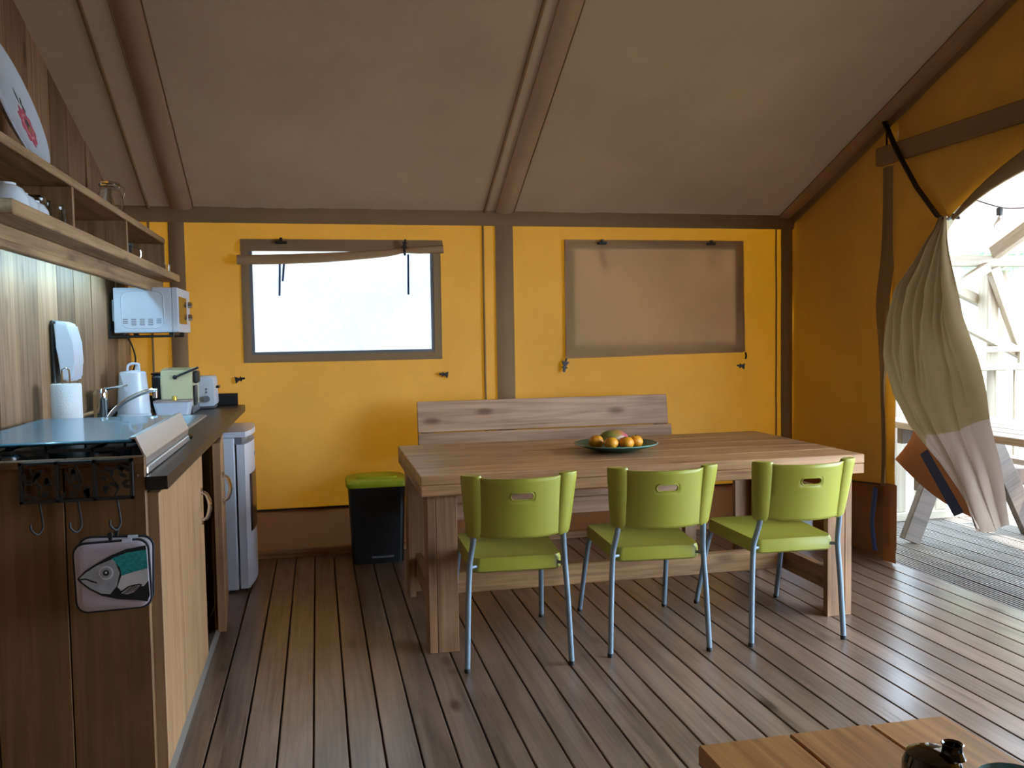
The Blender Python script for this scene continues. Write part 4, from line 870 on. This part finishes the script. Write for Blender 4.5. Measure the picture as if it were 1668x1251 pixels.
# ================================================================ COUNTER APPLIANCES
kt = thing('electric_kettle', 'white cone-shaped electric kettle beside the tap', 'kettle', (-.90, 4.66, CZ))
kx, ky = -.897, 4.66
MB().lathe([(0, 0), (.078, 0), (.08, .006), (.08, .018), (.076, .024), (0, .024)], (kx, ky, CZ), 28).build('base', M_whitep, kt, True)
MB().lathe([(0, .025), (.076, .025), (.077, .04), (.072, .12), (.064, .20), (.062, .226), (.055, .232), (0, .238)], (kx, ky, CZ), 32).build('jug', M_white, kt, True)
MB().prism([(-.026, .226), (.026, .226), (.004, .135), (-.004, .135)], .001, lambda a, z, t: (kx - .02 + a, ky - .062 - (.026 - abs(a)) * (.9 if z > .2 else .3) - t, CZ + z)).build('spout', M_white, kt)
MB().tube(bez([(kx + .01, ky + .05, CZ + .225), (kx + .01, ky + .085, CZ + .262), (kx, ky + .12, CZ + .235), (kx, ky + .125, CZ + .13), (kx, ky + .085, CZ + .06)], 5), .011, 8).build('handle', M_whitep, kt, True)
MB().tube(bez([(kx - .03, ky + .03, CZ + .23), (kx - .025, ky + .03, CZ + .262), (kx, ky + .03, CZ + .27), (kx + .022, ky + .03, CZ + .262), (kx + .026, ky + .03, CZ + .23)], 4), .006, 8).build('lid_loop', M_whitep, kt, True)
cm = thing('coffee_machine', 'cream capsule coffee machine with black lever', 'coffee machine', (-.71, 4.93, CZ))
mx0, mx1 = -.797, -.643
m = MB().prism([(4.83, .035), (5.10, .035), (5.10, .20), (5.07, .228), (4.99, .238), (4.86, .234), (4.835, .222), (4.83, .16)], mx1 - mx0, lambda y, z, t: (mx0 + t, y, CZ + z)); bmesh.ops.bevel(m.bm, geom=m.bm.edges[:], offset=.006, segments=2, affect='EDGES'); m.build('body', M_cream, cm, True)
MB().box((mx0 - .002, 4.84, CZ), (mx1 + .002, 5.10, CZ + .036), bev=.004).build('base', M_grey, cm)
MB().tube([(mx0 + .07, 4.822, CZ + .195), (mx1 - .02, 4.822, CZ + .222), (mx1 + .038, 4.83, CZ + .248)], .006, 8).lathe([(0, 0), (.011, 0), (.011, .01), (0, .01)], (0, 0, 0), 14).build('lever', M_black, cm, True) if False else None
lv = MB().tube([(mx0 + .072, 4.822, CZ + .192), (mx1 - .01, 4.822, CZ + .222), (mx1 + .036, 4.822, CZ + .24)], .006, 8).build('lever', M_black, cm, True)
MB().lathe([(0, 0), (.011, 0), (.011, .012), (0, .013)], n=14).xf(Matrix.Translation((mx0 + .072, 4.831, CZ + .192)) @ Matrix.Rotation(R(90), 4, 'X')).build('pivot', M_black, cm, True)
MB().box((mx1 + .0005, 4.86, CZ + .155), (mx1 + .028, 4.95, CZ + .222), bev=.012, seg=2).build('brew_head', M_black, cm)
MB().box((mx1 + .0005, 4.86, CZ + .04), (mx1 + .012, 4.95, CZ + .145), bev=.003).build('cup_recess', M_black, cm)
MB().box((mx0 - .062, 4.93, CZ + .001), (mx0 - .003, 5.09, CZ + .20), bev=.012, seg=2).build('water_tank', M_smoke, cm, label='smoky transparent water tank')
MB().box((mx0 - .064, 4.928, CZ + .201), (mx0 - .003, 5.092, CZ + .212), bev=.004).build('tank_lid', M_black, cm)
MB().box((mx0 + .01, 4.8285, CZ + .163), (mx0 + .07, 4.831, CZ + .166)).box((mx0 + .078, 4.8285, CZ + .163), (mx1 - .012, 4.831, CZ + .166)).build('groove', M_cream, cm)
ct = thing('storage_tin', 'white tapered storage box in front of the coffee machine', 'box', (-.72, 4.735, CZ))
m = MB(); stack(m, [[(-.722 + a, 4.735 + b, CZ + .0) for a, b in rrect(.148, .115, .012)], [(-.722 + a, 4.735 + b, CZ + .07) for a, b in rrect(.178, .14, .014)]]); m.build('body', M_whitep, ct, True)
m = MB(); stack(m, [[(-.722 + a, 4.735 + b, CZ + .071) for a, b in rrect(.18, .142, .014)], [(-.722 + a, 4.735 + b, CZ + .079) for a, b in rrect(.176, .138, .014)]]); m.build('lid', plain('pinkish_lid', (.34, .25, .23), .5), ct, True)
cp = MB().lathe([(0, 0), (.0145, 0), (.0145, .0015), (.0115, .002), (.011, .018), (.0085, .023), (0, .024)], n=18).build('coffee_capsule', M_gold, None, True); cp.location = (-.712, 4.705, CZ + .079); tag(cp, 'gold coffee capsule standing on the white storage box', 'capsule')
ts = thing('toaster', 'white toaster with dark knob at the end of the worktop', 'toaster', (-.62, 5.2, CZ))
m = MB(); tx = -.645
def tl_(k, y): return [(tx + a, y, CZ + .012 + .085 + b) for a, b in [(p * (1 - .06 * (q + .085) / .17) * k, q * k) for p, q in rrect(.165, .168, .02, 5)]]
stack(m, [tl_(.97, 5.118), tl_(1, 5.124), tl_(1, 5.31), tl_(.97, 5.318)]); m.build('body', M_whitep, ts, True)
MB().box((tx - .075, 5.13, CZ), (tx + .075, 5.31, CZ + .0135), bev=.003).build('base', M_grey, ts)
for z, r_ in ((.055, .019),): MB().lathe([(0, 0), (r_, 0), (r_ * .9, .016), (0, .017)], n=18).xf(Matrix.Translation((tx + .037, 5.119, CZ + z)) @ Matrix.Rotation(R(90), 4, 'X')).build('knob', M_grey, ts, True)
for z in (.092, .11): MB().lathe([(0, 0), (.006, 0), (.005, .004), (0, .005)], n=12).xf(Matrix.Translation((tx + .037, 5.119, CZ + z)) @ Matrix.Rotation(R(90), 4, 'X')).build('button', M_grey, ts, True)
MB().box((tx + .081, 5.19, CZ + .11), (tx + .10, 5.24, CZ + .125), bev=.003).build('lever', M_black, ts)
# kitchen roll on stand
rx, ry = -.935, 3.62
rs = thing('kitchen_roll', 'white kitchen roll on a wire stand behind the hob', 'kitchen roll', (rx, ry, CZ))
MB().lathe([(.018, .012), (.052, .012), (.054, .02), (.054, .215), (.052, .223), (.018, .223), (.018, .012)], (rx, ry, CZ), 32).build('roll', M_towel, rs, True)
MB().lathe([(0, 0), (.065, 0), (.065, .007), (0, .01)], (rx, ry, CZ), 28).build('stand_base', M_chrome, rs, True)
MB().tube(bez([(rx - .013, ry, CZ + .005), (rx - .013, ry, CZ + .15), (rx - .013, ry, CZ + .262), (rx - .009, ry, CZ + .277), (rx, ry, CZ + .282), (rx + .009, ry, CZ + .277), (rx + .013, ry, CZ + .262), (rx + .013, ry, CZ + .15), (rx + .013, ry, CZ + .005)], 4), .0032, 8).build('wire_loop', M_chrome, rs, True)
# paper towel dispenser on the plank wall
dp = thing('wall_dispenser', 'white plastic dispenser fixed to the plank wall above the hob', 'dispenser', (-1.04, 3.9, 1.13))
DYA, DYB = 3.83, 3.975
MB().box((WX0 - .002, DYA + .01, 1.135), (WX0 + .011, DYB, 1.39), bev=.004).build('back_plate', M_black, dp)
prof = [(.012, 1.382), (.03, 1.388), (.068, 1.372), (.082, 1.30), (.085, 1.22), (.08, 1.155), (.07, 1.142), (.045, 1.142), (.032, 1.16), (.02, 1.28)]
m = MB().prism([(a, b) for a, b in prof], DYB - DYA, lambda x, z, t: (WX0 + x, DYA + t, z)); bmesh.ops.bevel(m.bm, geom=m.bm.edges[:], offset=.008, segments=2, affect='EDGES'); m.build('cover', M_whitep, dp, True)
# cutting board by the tap
cbd = MB().prism([(4.36, .9215), (4.52, .9215), (4.52, 1.06), (4.50, 1.075), (4.38, 1.075), (4.36, 1.06)], .016, lambda y, z, t: (-1.014 + t - (z - .92) * .0, y, z)).build('cutting_board', M_shelfz); tag(cbd, 'small brown cutting board leaning behind the tap', 'cutting board')
# ================================================================ COFFEE TABLE + VASE
LZ = .42
lt = thing('coffee_table', 'low coffee table of thick honey-coloured boards', 'table', (1.07, 1.25, 0))
bx = [.768, .983, 1.182, 1.374]; 
for a, b in zip(bx, bx[1:]):
    MB().box((a + .0025, .72, LZ - .045), (b - .0025, 1.705 + random.uniform(-.003, .003), LZ - random.uniform(0, .002)), bev=.003).build('tabletop_board', M_coffee, lt)
for x in (.80, 1.27):
    for y in (.76, 1.60): MB().box((x, y, 0), (x + .07, y + .07, LZ - .046), bev=.003).build('leg', M_coffee, lt)
for x in (.805, 1.30): MB().box((x, .83, LZ - .125), (x + .03, 1.60, LZ - .047), bev=.002).build('apron', M_coffee, lt)
vx, vy = 1.105, 1.40
vs2 = thing('black_vase', 'squat glossy black jar with short neck on the coffee table', 'vase', (vx, vy, LZ))
MB().lathe([(0, 0), (.036, 0), (.048, .010), (.054, .035), (.053, .065), (.046, .083), (.030, .091), (0, .093)], (vx, vy, LZ), 36).build('jar', M_vase, vs2, True)
MB().lathe([(.024, .082), (.0185, .092), (.0175, .104), (.020, .108), (.018, .109), (.0145, .105), (.0145, .094), (0, .092)], (vx + .028, vy - .018, LZ), 24).build('neck', M_vase, vs2, True)
bw_ = MB().lathe([(0, .0), (.03, .0), (.055, .025), (.066, .066), (.064, .068), (.052, .03), (.028, .008), (0, .006)], n=36).build('black_bowl', M_vase, None, True)
bw_.location = (1.005, 1.335, LZ); tag(bw_, 'deep glossy black bowl beside the black jar', 'bowl')
dsh = MB().lathe([(0, .0), (.035, .0), (.055, .02), (.066, .05), (.064, .051), (.05, .022), (0, .006)], n=36).build('glazed_dish', plain('teal_glaze', (.12, .30, .34), .12, var=.3, coat=.5), None, True)
dsh.location = (1.232, 1.335, LZ); tag(dsh, 'teal glazed dish behind the black jar', 'dish')
